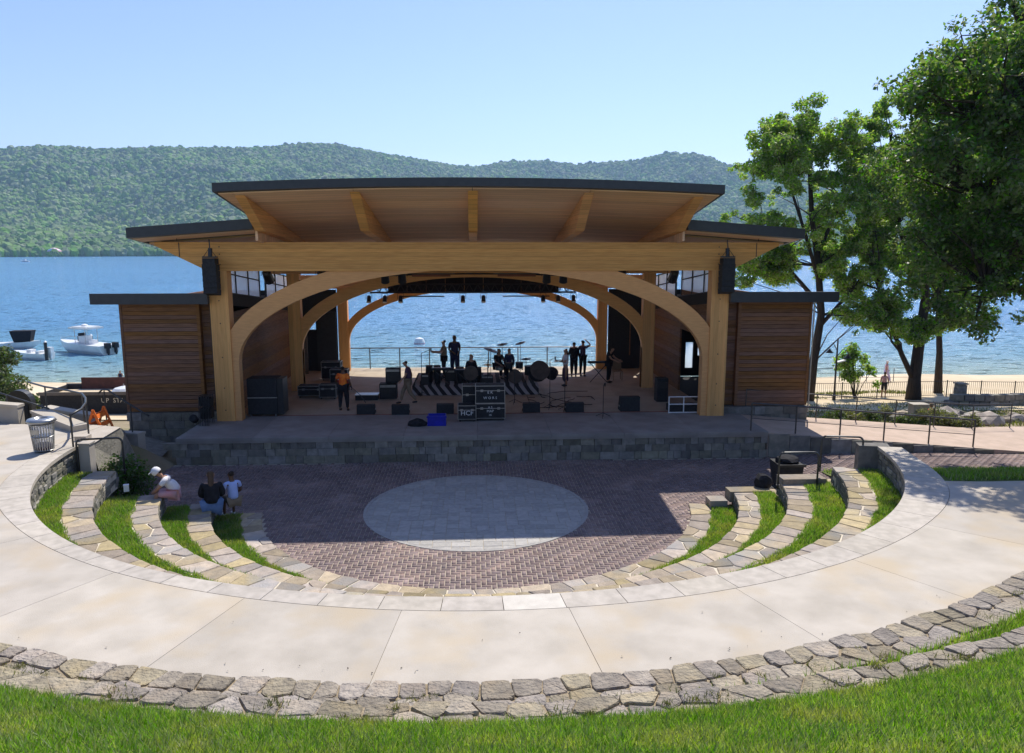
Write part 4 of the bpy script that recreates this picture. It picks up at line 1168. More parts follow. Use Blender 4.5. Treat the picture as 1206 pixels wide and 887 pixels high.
t = thing('stair_handrail', 'sloping handrail on the low wall at the far left edge', 'handrail', (-14, 23, 1.95))
MB().tube([(-14.9, 23.0, 2.85), (-14.2, 22.9, 2.75), (-13.2, 22.75, 2.45), (-12.6, 22.6, 2.3)], .028, 8).build('top_rail', M['rail'], t, smooth=True)
for x, z1 in ((-13.9, 2.68), (-12.9, 2.38)): MB().tube([(x, 22.8, 1.93), (x, 22.8, z1)], .022, 8).build('post', M['rail'], t)

# low concrete walls around the left landing
def low_wall(label, a, b, z0, z1a, z1b, th=.3, round_end=False):
    t = thing('low_wall', label, 'low wall', (*a, z0)); ax, ay = a; bx_, by_ = b; L_ = math.hypot(bx_ - ax, by_ - ay); ux, uy = (bx_ - ax) / L_, (by_ - ay) / L_; nx_, ny_ = -uy * th / 2, ux * th / 2
    v = []
    for (x, y, z) in ((ax, ay, z1a), (bx_, by_, z1b)):
        v += [(x + nx_, y + ny_, z0), (x - nx_, y - ny_, z0), (x - nx_, y - ny_, z - .08), (x + nx_, y + ny_, z - .08)]
    MB().add(v, [(0, 1, 2, 3), (7, 6, 5, 4), (0, 4, 5, 1), (1, 5, 6, 2), (2, 6, 7, 3), (3, 7, 4, 0)]).build('wall_body', M['concrete'], t)
    v2 = []
    nx_ *= 1.15; ny_ *= 1.15
    for (x, y, z) in ((ax - ux * .02, ay - uy * .02, z1a), (bx_ + ux * .02, by_ + uy * .02, z1b)):
        v2 += [(x + nx_, y + ny_, z - .078), (x - nx_, y - ny_, z - .078), (x - nx_, y - ny_, z), (x + nx_, y + ny_, z)]
    MB().add(v2, [(0, 1, 2, 3), (7, 6, 5, 4), (0, 4, 5, 1), (1, 5, 6, 2), (2, 6, 7, 3), (3, 7, 4, 0)]).build('coping', M['concrete'], t)
low_wall('pale concrete wall running off the left edge of the landing', (-16.5, 22.5), (-13.35, 22.5), 1.4, 2.75, 2.46)
low_wall('low curved concrete kerb wall behind the litter bin', (-12.9, 22.6), (-11.0, 21.15), 1.9, 2.28, 2.12, .4)
low_wall('concrete wall end inside the curved handrail', (-13.4, 23.9), (-11.6, 23.1), .8, 2.12, 2.02)
low_wall('concrete stair wall next to the left wing', (-12.6, 25.6), (-11.0, 24.9), -.2, .92, 1.0)
MB().span(-10.55, -10.25, 19.95, 20.25, 1.9, 2.08).build('kerb_block', M['concrete'], cw)
# sloping paving between landing and plaza, coloured dark to stand in for shade
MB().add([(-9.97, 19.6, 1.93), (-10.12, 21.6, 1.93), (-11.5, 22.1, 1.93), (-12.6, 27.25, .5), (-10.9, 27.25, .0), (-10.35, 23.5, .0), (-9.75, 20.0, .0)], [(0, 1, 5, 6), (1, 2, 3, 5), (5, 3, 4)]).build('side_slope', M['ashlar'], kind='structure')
# ================================================================== TREES AND PLANTS
def leaves(centers, radii, n, size, rg, flat=.75, droop=.3, zmin=None):
    """leaf quads clustered round clump centres"""
    C_ = np.array(centers); Rr = np.array(radii)
    w = Rr ** 2; idx = rg.choice(len(C_), n, p=w / w.sum())
    d = rg.normal(size=(n, 3)); d /= np.linalg.norm(d, axis=1)[:, None]
    rad = Rr[idx] * rg.uniform(.35, 1.08, n) ** .6
    P = C_[idx] + d * rad[:, None] * np.array([1, 1, flat])
    sub = rg.normal(size=(n, 3)) * .06; P += sub
    nrm = d * .6 + rg.normal(size=(n, 3)) * .6 + np.array([0, 0, .45]); nrm /= np.linalg.norm(nrm, axis=1)[:, None]
    t = np.cross(nrm, rg.normal(size=(n, 3))); t /= np.linalg.norm(t, axis=1)[:, None]; b = np.cross(nrm, t)
    s = size * rg.uniform(.6, 1.35, n)[:, None]
    V = np.stack([P - t * s, P - b * s * .55 + t * s * .1, P + t * s - nrm * s * droop, P + b * s * .55 + t * s * .1], 1).reshape(-1, 3)
    return V, np.arange(n * 4).reshape(-1, 4)

def tree(name, label, base, trunk_pts, limbs, clumps, n, size, leafm, seed, tr0=.3, group=None, cat='tree'):
    """clumps: list of (x,y,z,r) world; limbs: list of polylines; twigs run from nearest limb point to clump"""
    t = thing(name, label, cat, base, group=group); rg = np.random.default_rng(seed); rr = random.Random(seed)
    k = len(trunk_pts)
    MB().tube(trunk_pts, [tr0 * (1.25 if i == 0 else 1 - .75 * i / k) for i in range(k)], 10).build('trunk', M['bark'], t, smooth=True)
    nodes = [Vector(p) for p in trunk_pts[1:]]
    for lb in limbs:
        MB().tube(lb, [tr0 * .45 * (1 - .75 * i / len(lb)) for i in range(len(lb))], 7).build('limb', M['bark'], t, smooth=True); nodes += [Vector(p) for p in lb[1:]]
    mb = MB(); cs, rs = [], []
    for (x, y, z, r) in clumps:
        c = Vector((x, y, z)); nn_ = min(nodes, key=lambda q: (q - c).length + (3 if q.z > c.z else 0))
        mid = (nn_ + c) / 2 + Vector((rr.uniform(-.3, .3), rr.uniform(-.3, .3), rr.uniform(-.1, .4)))
        mb.tube([nn_, mid, c], [tr0 * .16, tr0 * .1, tr0 * .04], 5, cap=False)
        m_ = max(4, int(r * r * 6))
        for _ in range(m_):                              # sub clumps give ragged outline and gaps
            d = Vector((rr.gauss(0, 1), rr.gauss(0, 1), rr.gauss(0, .75))).normalized() * r * rr.uniform(.45, 1.05)
            cs.append(c + d); rs.append(rr.uniform(.18, .50) * min(1.2, r))
            if rr.random() < .3: mb.tube([c, c + d * .95], [tr0 * .05, tr0 * .02], 4, cap=False)
    mb.build('branches', M['bark'], t)
    V, Fc = leaves(cs, rs, n, size, rg)
    link('crown', np_mesh('crown', V, Fc, leafm), t)
    return t
rr = random.Random(41)
def fill(ells, n, rlo, rhi, rr, shell=.55):
    out = []
    for _ in range(n):
        e = rr.choices(ells, [a[3] * a[5] for a in ells])[0]
        d = Vector((rr.gauss(0, 1), rr.gauss(0, 1), rr.gauss(0, 1))).normalized() * (rr.uniform(shell ** 3, 1) ** (1 / 3))
        out.append((e[0] + d.x * e[3], e[1] + d.y * e[4], e[2] + d.z * e[5], rr.uniform(rlo, rhi)))
    return out
# tree just behind the right wing (slim leaning trunk)
cl = fill([(19.5, 46, 10.2, 4.0, 3.2, 4.4), (17.3, 46, 7.2, 2.4, 2.4, 2.4), (22.6, 46, 12.4, 2.6, 2.6, 2.8), (22.8, 45.4, 6.2, 2.0, 2.0, 2.2), (18.2, 45.6, 5.6, 2.2, 1.8, 1.4), (18.2, 46, 12.6, 1.8, 1.8, 1.8), (23.6, 45, 3.6, 1.6, 1.4, 1.3), (19.8, 46, 13.6, 2.2, 2, 1.6)], 112, .65, 1.25, rr)
tree('maple_tree', 'leafy maple with a slim leaning dark trunk beside the right wing', (21.1, 46, -2.6),
     [(21.1, 46, -2.7), (21.3, 46, 0), (21.6, 46, 3), (21.2, 46, 6), (20.6, 46, 9), (20.2, 46, 12.5)],
     [[(21.5, 46, 2.2), (23.2, 45.6, 4.5), (24.3, 45.4, 6.2)], [(21.5, 46, 3.6), (18.9, 46.2, 6.4), (17.2, 46.2, 8.3)], [(21, 46, 6.5), (22.6, 46.4, 10), (23.1, 46.5, 13)], [(21.4, 46, 4.8), (19.8, 45, 8), (18.6, 45, 11)]],
     cl, 100000, .09, M['leaf'], 1, .30)
cl = fill([(27.6, 46, 8.8, 3.6, 3.2, 4.4), (25.2, 45.6, 5.0, 2.3, 2.0, 2.2), (30.2, 46, 6.2, 2.4, 2.2, 2.6), (25.6, 46.4, 12.6, 2.2, 2.2, 2.0), (28.5, 45, 2.9, 1.6, 1.6, 1.3), (24.2, 45.6, 9.2, 1.8, 1.8, 2.6), (26, 45.2, 2.4, 2, 1.4, 1.0), (30.6, 46, 3.4, 1.8, 1.4, 1.6), (25.5, 46, 14.6, 1.8, 1.6, 1.4)], 116, .6, 1.2, rr)
tree('maple_tree', 'forked maple with a thick dark trunk behind the picket fence', (27.73, 45.6, -2.6),
     [(27.73, 45.6, -2.7), (27.7, 45.6, -1), (27.8, 45.6, 1.5), (28, 45.7, 4.2), (27.7, 46, 7.4), (27.3, 46, 11)],
     [[(27.7, 45.6, -1.2), (26.6, 45.4, .6), (25.6, 45.2, 2.6), (24.6, 45, 4.6)], [(27.9, 45.6, 3.0), (29.4, 46, 5.2), (30.4, 46, 7.5)], [(27.9, 45.7, 4.5), (26, 46, 8.5), (25.4, 46.3, 12)], [(27.8, 45.8, 6), (29.2, 46.2, 9.4), (29.6, 46.2, 12)]],
     cl, 106000, .09, M['leaf'], 2, .42)
# third, further right, sunlit narrow trunk
cl = fill([(32.4, 50.5, 8.6, 2.6, 2.6, 4.0), (31.6, 50, 3.6, 1.2, 1.2, 1.6), (34.8, 50, 6.6, 2.6, 2.2, 2.6), (37.6, 51, 9.5, 3.2, 2.6, 4)], 60, .6, 1.15, rr)
tree('maple_tree', 'slender sunlit tree standing by the beach right of the forked maple', (32.25, 50.2, -2.8),
     [(32.25, 50.2, -2.9), (32.1, 50.2, 0), (31.8, 50.3, 3), (32.2, 50.4, 6), (32.4, 50.5, 10)],
     [[(31.9, 50.3, 2.6), (33.4, 50.2, 4.6), (34.8, 50, 6.6)], [(32.1, 50.4, 5), (33.8, 50.6, 8)]], cl, 60000, .095, M['leaf'], 3, .24)
# big near tree whose trunk stands outside the frame
cl = fill([(18.4, 24.6, 10.4, 4.7, 4.2, 4.8), (19.5, 25.5, 15.4, 3.8, 3.6, 3.8), (16.9, 23.6, 6.3, 2.3, 2.2, 1.7), (15.4, 24.0, 9.5, 2.0, 2.4, 2.2), (20.2, 24.4, 7.0, 3.0, 3.0, 3.0)], 105, .7, 1.35, rr, .3)
cl += [(18.2 + rr.uniform(-2.4, 4), 24.6 + rr.uniform(-2, 2), rr.uniform(6, 15), 1.3) for _ in range(26)]
cl += [(rr.uniform(14.2, 16.6), rr.uniform(21.2, 23.2), rr.uniform(8.6, 13), .95) for _ in range(16)]
cl += [(rr.uniform(13.3, 16.4), rr.uniform(20.0, 22.4), rr.uniform(8.6, 12.2), .9) for _ in range(20)]
cl += [(rr.uniform(12.5, 14.2), rr.uniform(20.2, 22.4), rr.uniform(8.8, 12.2), .8) for _ in range(16)]
cl += [(rr.uniform(11.9, 12.9), rr.uniform(20.4, 22.2), rr.uniform(9.6, 11.8), .7) for _ in range(9)]
cl += [(rr.uniform(11.2, 13.4), rr.uniform(19.2, 21.0), rr.uniform(8.6, 10.8), .6) for _ in range(0)]
cl += [(13.6, 23.4, 9.2, .6), (14.0, 23.6, 12.6, .7), (13.9, 24, 10.6, .7), (14.6, 23.2, 5.6, .55), (15.3, 23.3, 4.9, .5), (15.9, 23.2, 4.4, .5), (14.1, 23.8, 7.4, .6)]
tree('shade_tree', 'huge dark broadleaf tree towering at the right edge', (21.4, 26, 0),
     [(21.4, 26, 0), (21.3, 26, 3), (20.8, 25.6, 6), (20.2, 25.4, 10), (19.8, 25.3, 15)],
     [[(21.3, 26, 3.5), (18.9, 25, 6.2), (16.6, 24.2, 8.5), (14.8, 23.8, 10)], [(21, 25.8, 4.4), (18.6, 24.4, 5.6), (16.4, 23.6, 5.8)], [(20.6, 25.5, 7), (18, 25, 10.5), (16, 24.6, 13)], [(20.4, 25.4, 8.5), (22.6, 26, 12)], [(20.6, 25.5, 7), (17.6, 23.4, 9.4), (15.2, 21.6, 10.4)], [(20.2, 25.4, 10), (17.8, 25, 14), (16.4, 24.8, 16)]],
     cl, 140000, .075, M['leaf_dark'], 4, .42)

def bush(name, label, base, ells, ncl, n, size, leafm, seed, stems=6, cat='bush', group=None, rlo=.2, rhi=.45):
    t = thing(name, label, cat, base, group=group); rg = np.random.default_rng(seed); r_ = random.Random(seed)
    cs = fill(ells, ncl, rlo, rhi, r_, .3); mb = MB()
    for c in r_.sample(cs, min(stems, len(cs))): mb.tube([base, ((base[0] + c[0]) / 2, (base[1] + c[1]) / 2, base[2] + (c[2] - base[2]) * .6), c[:3]], [.03, .02, .008], 5, cap=False)
    mb.build('stems', M['bark'], t)
    V, Fc = leaves([c[:3] for c in cs], [c[3] for c in cs], n, size, rg, .9)
    link('crown', np_mesh('crown', V, Fc, leafm), t); return t
gz = ground_z
bush('young_tree', 'small young tree with thin stem beside the lamp post', (24.66, 47, -2.7), [(24.6, 47, -.5, 1.1, 1.0, .8), (24.2, 47, .4, .5, .5, .5), (25.6, 47.1, -1.5, .8, .8, .6), (23.5, 47, -.3, .7, .5, .3)], 26, 2600, .10, M['leaf'], 11, 12, 'tree')
bush('bush', 'pale green rounded bush at the left edge by the water', (-33.0, 52, -3.0), [(-33.6, 52, -.9, 3.0, 2.0, 2.0), (-31.4, 51, -2.0, 1.8, 1.6, .9)], 40, 12000, .12, M['leaf_bush'], 12, 10, rlo=.5, rhi=.9)
bush('bush', 'low leafy bank plants below the pale bush at the left edge', (-29, 44, -2.3), [(-29.5, 45, -1.9, 3.4, 1.5, .6), (-27, 44.5, -2.1, 2.2, 1.3, .4)], 46, 9000, .11, M['leaf_bush'], 13, 6, rlo=.3, rhi=.55)
# bare twigs at the left edge
t = thing('bare_branch', 'bare twigs reaching in at the far left edge above the bush', 'branch', (-34.5, 50, 0))
rb = random.Random(6); mb = MB()
for i in range(9):
    p = Vector((-35.2, 50, .2 + i * .25)); pts_ = [p]
    for k in range(5): p = p + Vector((rb.uniform(.25, .6), rb.uniform(-.1, .1), rb.uniform(-.1, .5))); pts_.append(p.copy())
    mb.tube(pts_, [.03, .022, .018, .012, .009, .006], 4)
mb.build('twigs', M['wood_grey'], t)
# bed of shrubs behind the ramp
rb = random.Random(15)
for i in range(17):
    x = 14.2 + i * .33 + rb.uniform(-.1, .1); y = 28.6 + rb.uniform(-.25, .35) + (x - 14) * .03; s_ = rb.uniform(.38, .55)
    bush('shrub', 'low mixed shrub in the planting bed along the far side of the ramp', (x, y, -.25), [(x, y, .05 + rb.uniform(-.05, .1), s_ * 1.1, s_, s_ * 1.05)], 10, 1500, .05, M['leaf_bed'] if rb.random() < .6 else M['leaf_bush'], 60 + i, 4, 'shrub', 'shrubs in the bed behind the ramp', .12, .22)
bush('shrub', 'small dark shrub in the shade behind the left hoop handrail', (-9.6, 20.4, .3), [(-9.62, 20.3, .85, .5, .45, .6), (-9.35, 20.5, .4, .4, .5, .4)], 18, 3200, .05, M['leaf_dark'], 90, 5, 'shrub')
# tufts at the corner of the bank
pts = []
for _ in range(700): pts.append((10.75 + rb.gauss(0, .25), 20.6 + rb.gauss(0, .5), .35))
# rocks beyond the ramp
def rock_mesh(seed, sx, sy, sz):
    bm = bmesh.new(); bmesh.ops.create_icosphere(bm, subdivisions=2, radius=1); o = Vector((seed * 3.1, seed, 0))
    for v in bm.verts: k = 1 + .35 * noise.noise(v.co * 1.4 + o); v.co = Vector((v.co.x * sx * k, v.co.y * sy * k, v.co.z * sz * k))
    for f in bm.faces: f.smooth = False
    me = bpy.data.meshes.new('rock'); bm.to_mesh(me); bm.free(); me.materials.append(M['flag'] if seed % 3 else M['ashlar']); return me
for i in range(70):
    x = 18.2 + rb.uniform(0, 15); y = 28.4 + (x - 17) * .06 + rb.uniform(0, 3.4) + rb.choice((0, 2.5)); s_ = rb.uniform(.18, .62)
    o = link('boulder', rock_mesh(i, s_, s_ * rb.uniform(.7, 1), s_ * rb.uniform(.5, .8))); o.location = (x, y, ground_z(x, y) + s_ * .25)
    tag(o, 'grey boulder among the rocks beyond the ramp in the tree shade', 'boulder', 'boulders beyond the ramp')
P = []
for _ in range(9000):
    x = rb.uniform(13, 34); y = rb.uniform(29, 44); P.append((x, y, ground_z(x, y)))
blades(np.array(P), .16, .05, .8, 'ground_plants', M['blade_dry'], 'dry ground plants on the slope between ramp and picket fence')
P = []
for _ in range(9000):
    x = rb.uniform(21, 33) if rb.random() < .6 else rb.uniform(-36, -22); y = rb.uniform(47, 51) if x > 0 else rb.uniform(38, 48)
    if noise.noise(Vector((x * .3, y * .3, 3))) > -.05: P.append((x, y, ground_z(x, y) + .04))
blades(np.array(P), .16, .06, .8, 'beach_grass', M['blade_dry'], 'patches of grass growing on the sandy shore')
# low stone terrace wall in the tree shade
t = thing('shade_wall', 'low dark dry stone wall in the shade of the trees at right', 'low wall', (30, 41, -2)); rs = random.Random(2)
for i in range(30):
    x = 27.5 + i * .62; y = 41.5 + (i * .02)
    for k in range(2): MB().box(x + (k * .3), y, ground_z(x, y) + .2 + k * .36, .56, .5, .34, rz=rs.uniform(-.1, .1), rx=rs.uniform(-.05, .05)).build('wall_rock', M['ashlar'], t)

# picket fence before the beach
t = thing('picket_fence', 'black metal picket fence between the trees and the beach', 'fence', (21, 47, -2.8))
fx = [19 + i * 2.4 for i in range(12)]; fy = lambda x: 46.9 + (x - 21) * .045
for x in fx: z = ground_z(x, fy(x)); MB().tube([(x, fy(x), z), (x, fy(x), z + 1.12)], .035, 6).build('post', M['dark'], t)
cnt = 0
pk = MB().tube([(0, 0, .1), (0, 0, 1.03)], .011, 4).mesh('picket', M['dark'])
for a, b in zip(fx, fx[1:]):
    za, zb = ground_z(a, fy(a)), ground_z(b, fy(b))
    for h in (.12, 1.05): MB().tube([(a, fy(a), za + h), (b, fy(b), zb + h)], .018, 5).build('rail', M['dark'], t)
    for k in range(1, 17):
        x = a + (b - a) * k / 17; o = link('picket', pk, t); o.matrix_basis = Matrix.Translation((x, fy(x), za + (zb - za) * k / 17))
t = thing('beach_railing', 'thin grey railing beside the walkers near the water', 'railing', (27, 57, -3.3))
px_ = [20 + i * 2.2 for i in range(8)]
for x in px_: MB().tube([(x, 57.5, -3.35), (x, 57.5, -2.2)], .03, 5).build('post', M['rail'], t)
for h in (-2.22, -2.6, -2.95): MB().tube([(20, 57.5, h), (35.4, 57.5, h)], .016, 5).build('rail', M['rail'], t)

# lamp post
t = thing('lamp_post', 'dark lamp post with two gooseneck lamps near the beach', 'lamp post', (22.88, 46.2, -2.7))
MB().tube([(22.88, 46.2, -2.75), (22.88, 46.2, 1.5)], [.07, .045], 8).build('pole', M['dark'], t)
MB().lathe([(.11, -2.75), (.11, -2.2), (.07, -2.05)], (22.88, 46.2, 0), 10).build('base', M['dark'], t)
for s, h, L_ in ((-1, .7, .5), (1, .35, .72)):
    MB().tube([(22.88, 46.2, h), (22.88 + s * L_ * .5, 46.2, h + .45), (22.88 + s * L_, 46.2, h + .30), (22.88 + s * L_, 46.2, h + .12)], .025, 6).build('arm', M['dark'], t, smooth=True)
    MB().lathe([(.03, h + .16), (.09, h + .06), (.23, h - .1), (.24, h - .12)], (22.88 + s * L_, 46.2, 0), 14).build('lamp_shade', M['dark'], t, smooth=True)
MB().box(23.15, 46.15, .05, .5, .3, .07, ry=R(-15)).build('solar_panel', M['white'], t)

# stone pillar with a bird-bath like top, bollard box, litter
t = thing('stone_pillar', 'stout dark stone pillar with a flat cap near the beach', 'pillar', (29.9, 44.4, -2.4)); rs = random.Random(9)
for k in range(6): MB().box(29.93, 44.4, -2.3 + k * .2, .52 + rs.uniform(-.04, .04), .5, .19, rz=rs.uniform(-.06, .06)).build('stone', M['ashlar'], t)
MB().box(29.93, 44.4, -1.13, .62, .6, .08).build('cap', M['ashlar'], t)
t = thing('utility_box', 'pale grey metal utility cabinet beyond the ramp', 'cabinet', (18.1, 29.6, -.3))
MB().span(17.75, 18.35, 29.1, 29.5, -.3, .74).build('body', M['concrete'], t); MB().span(17.71, 18.39, 29.06, 29.54, .742, .79).build('lid', M['granite'], t); MB().span(17.82, 18.28, 29.08, 29.096, -.05, .6).build('door', M['graym'], t)

# ================================================================== BOATS
def hull(mb_name, t, L_, Bm, H, m, sheer=.3):
    st_ = 14; mb = MB(); rings = []
    for i in range(st_ + 1):
        u = i / st_; x = -L_ / 2 + L_ * u
        w = Bm / 2 * (1 if u < .45 else max(.03, 1 - ((u - .45) / .55) ** 2.2)); top = H * (1 + sheer * u * u); keel = 0 if u < .7 else H * .9 * ((u - .7) / .3) ** 2
        sec = [(0, keel - .25 * (1 - u)), (w * .55, keel * .95 - .12 * (1 - u)), (w * .86, keel + (top - keel) * .35), (w, top)]
        pts_ = [(x, -a, b) for a, b in sec[::-1]] + [(x, a, b) for a, b in sec[1:]]; rings.append(pts_)
    k = len(rings[0])
    for r_ in rings: mb.v += r_
    for i in range(st_):
        for j in range(k - 1): mb.f.append((i * k + j, i * k + j + 1, (i + 1) * k + j + 1, (i + 1) * k + j))
        mb.f.append((i * k, (i + 1) * k, (i + 1) * k + k - 1, i * k + k - 1))
    mb.f.append(tuple(range(k)))
    return mb.build(mb_name, m, t, world=False)
def outboard(t, x, y, m, s=1):
    e = MB().box(x, y, .95 * s, .55 * s, .40 * s, .55 * s).box(x - .03, y, .45 * s, .28 * s, .2 * s, .6 * s).box(x - .06, y, -.1 * s, .18 * s, .1 * s, .7 * s).build('outboard_motor', m, t, world=False); return e
t = thing('motor_boat', 'white centre console motor boat with a pale canopy on the water', 'boat', (-40.4, 80.2, -3.5), rz=R(180 + 22 - 60))
t.rotation_euler = (0, 0, R(180 - 33 + 6))
hull('hull', t, 7.4, 2.5, .95, M['hull'])
MB().span(-2.9, 2.2, -1.0, 1.0, .62, .66).build('deck', M['white'], t, world=False)
MB().span(-.6, .3, -.45, .45, .67, 1.75).build('console', M['white'], t, world=False)
MB().span(.31, .36, -.42, .42, 1.4, 2.05).build('windshield', M['black'], t, world=False)
MB().span(-1.3, -.75, -.5, .5, .67, 1.35).build('seat', M['white'], t, world=False)
for x, y in ((-1.1, -.7), (-1.1, .7), (.5, -.7), (.5, .7)): MB().tube([(x, y, .7), (x * .95, y, 2.55)], .03, 6).build('canopy_post', M['graym'], t, world=False)
MB().box(-.35, 0, 2.6, 2.7, 2.0, .16).box(-.35, 0, 2.72, 2.2, 1.6, .08).build('canopy', M['hull'], t, world=False)
MB().lathe([(.35, 2.76), (.3, 2.9), (.05, 3.0)], (-.2, 0, 0), 12).build('radar_dome', M['white'], t, world=False)
for y in (-.45, .45): outboard(t, -3.95, y, M['black'], 1)
MB().tube([(3.6, 0, 1.45), (2.4, -.9, 1.5), (1.4, -1.1, 1.45)], .02, 5).tube([(3.6, 0, 1.45), (2.4, .9, 1.5), (1.4, 1.1, 1.45)], .02, 5).build('bow_rail', M['graym'], t, world=False)
MB().box(-1.0, -1.2, .62, 2.3, .04, .10).build('hull_stripe', M['cloth_navy'], t, world=False)
t = thing('motor_boat', 'small white boat with a white outboard at the bush', 'boat', (-43.2, 75.5, -3.5), rz=R(165)); t.scale = (.8, .8, .8); hull('hull', t, 5, 2, .8, M['hull']); outboard(t, -2.7, 0, M['white'], 1.25)
MB().box(-1.6, 0, .95, .5, 1.6, .3).build('rear_seat', M['white'], t, world=False); MB().span(-.3, .3, -.4, .4, .7, 1.2).build('console', M['white'], t, world=False)
t = thing('motor_boat', 'boat with a square black cover at the left shore', 'boat', (-49.3, 84, -3.5), rz=R(10)); t.scale = (.72, .72, .72); hull('hull', t, 6, 2.2, .9, M['hull'])
MB().add([(-.8, -.9, 2.7), (2.2, -.9, 2.7), (2.2, .9, 2.7), (-.8, .9, 2.7), (-.4, -.7, 1.0), (1.8, -.7, 1.0), (1.8, .7, 1.0), (-.4, .7, 1.0)], [(0, 1, 2, 3), (0, 4, 5, 1), (1, 5, 6, 2), (2, 6, 7, 3), (3, 7, 4, 0), (4, 7, 6, 5)]).build('boat_cover', M['cloth_black'], t, world=False)
for x, y, lab_ in ((-41.3, 74.6, 'tallest dark mooring post next to the white outboard'), (-41.6, 81.5, 'left of two short mooring posts behind the boat bow'), (-40.5, 81.8, 'right of two short mooring posts behind the boat bow'), (-37.2, 84, 'mooring post at the stern of the canopy boat')):
    t = thing('mooring_post', lab_, 'mooring post', (x, y, -4.5)); MB().tube([(x, y, -4.6), (x, y, -1.75 if 'tall' in lab_ else -1.9)], .15, 8).build('pile', M['dark'], t); MB().lathe([(.16, -1.752 if 'tall' in lab_ else -1.9), (.02, -1.6 if 'tall' in lab_ else -1.75)], (x, y, 0), 8).build('cap', M['white'], t)
# parasail and its boat, far out
az = math.atan2(-49.95, 94.1)
D_ = 900
px0, py0 = D_ * math.sin(az), D_ * math.cos(az)
t = thing('parasail', 'pink and white parasail canopy low over the far water', 'parasail', (px0, py0, 5))
for i in range(9):
    mb = MB(); a0_, a1_ = -75 + i * 16.6, -75 + (i + 1) * 16.4
    for k in range(5):
        b_ = -50 + 100 * k / 4
        for a in (a0_, a1_): mb.v.append((px0 + 6.2 * math.sin(R(a)), py0 + 4 * math.sin(R(b_)), 5.2 + 5.2 * math.cos(R(a)) * math.cos(R(b_) * .6)))
    for k in range(4): mb.f.append((2 * k, 2 * k + 1, 2 * k + 3, 2 * k + 2))
    mb.build('canopy_panel', M['cloth_white'] if i % 2 else M['cloth_pink'], t)
mb = MB()
for i in range(6): mb.tube([(px0 - 5 + i * 2, py0, 6), (px0, py0, -1)], .03, 3)
mb.build('lines', M['cloth_white'], t)
t = thing('tow_boat', 'tiny white tow boat under the parasail', 'boat', (px0 * 1.02 - 10, py0 * 1.0 - 20, -3.5), rz=R(170)); hull('hull', t, 9, 2.8, 1.2, M['hull']); MB().span(-1, 1.2, -.8, .8, 1, 2.6).build('cabin', M['white'], t, world=False); MB().span(-1.4, 1.4, -1, 1, 2.7, 2.8).build('canopy', M['white'], t, world=False)
t = thing('swim_buoy', 'pale rounded float on the water behind the stage railing', 'buoy', (-6.2, 86, -3.5)); MB().lathe([(.01, .75), (.45, .6), (.62, .2), (.62, -.1)], n=14).build('float', M['hull'], t, world=False); MB().lathe([(.64, -.02), (.64, .1)], n=14).build('band', M['cloth_pink'], t, world=False)
# ================================================================== PEOPLE
def skin_mesh(name, verts, edges, radii, m, parent, sub=2, root=0):
    me = bpy.data.meshes.new(name); me.from_pydata(verts, edges, []); me.materials.append(m)
    o = link(name, me, parent, False)
    md = o.modifiers.new('skin', 'SKIN'); md.use_smooth_shade = True; md.branch_smoothing = .3
    sv = me.skin_vertices[0].data
    for i, r in enumerate(radii): sv[i].radius = (r if isinstance(r, tuple) else (r, r))
    sv[root].use_root = True
    s_ = o.modifiers.new('sub', 'SUBSURF'); s_.levels = sub; s_.render_levels = sub
    return o
def lerp(a, b, t): return tuple(a[i] + (b[i] - a[i]) * t for i in range(3))
STAND = dict(pelvis=(0, 0, .95), waist=(0, 0, 1.08), chest=(0, .01, 1.30), neck=(0, .005, 1.47), head=(0, -.01, 1.62),
             sh=[(-.165, .01, 1.40), (.165, .01, 1.40)], el=[(-.225, .03, 1.13), (.225, .03, 1.13)], wr=[(-.235, -.04, .89), (.235, -.04, .89)],
             hip=[(-.09, 0, .92), (.09, 0, .92)], kn=[(-.10, -.02, .49), (.10, -.02, .49)], an=[(-.10, .03, .08), (.10, .03, .08)], face=(0, -1, 0))
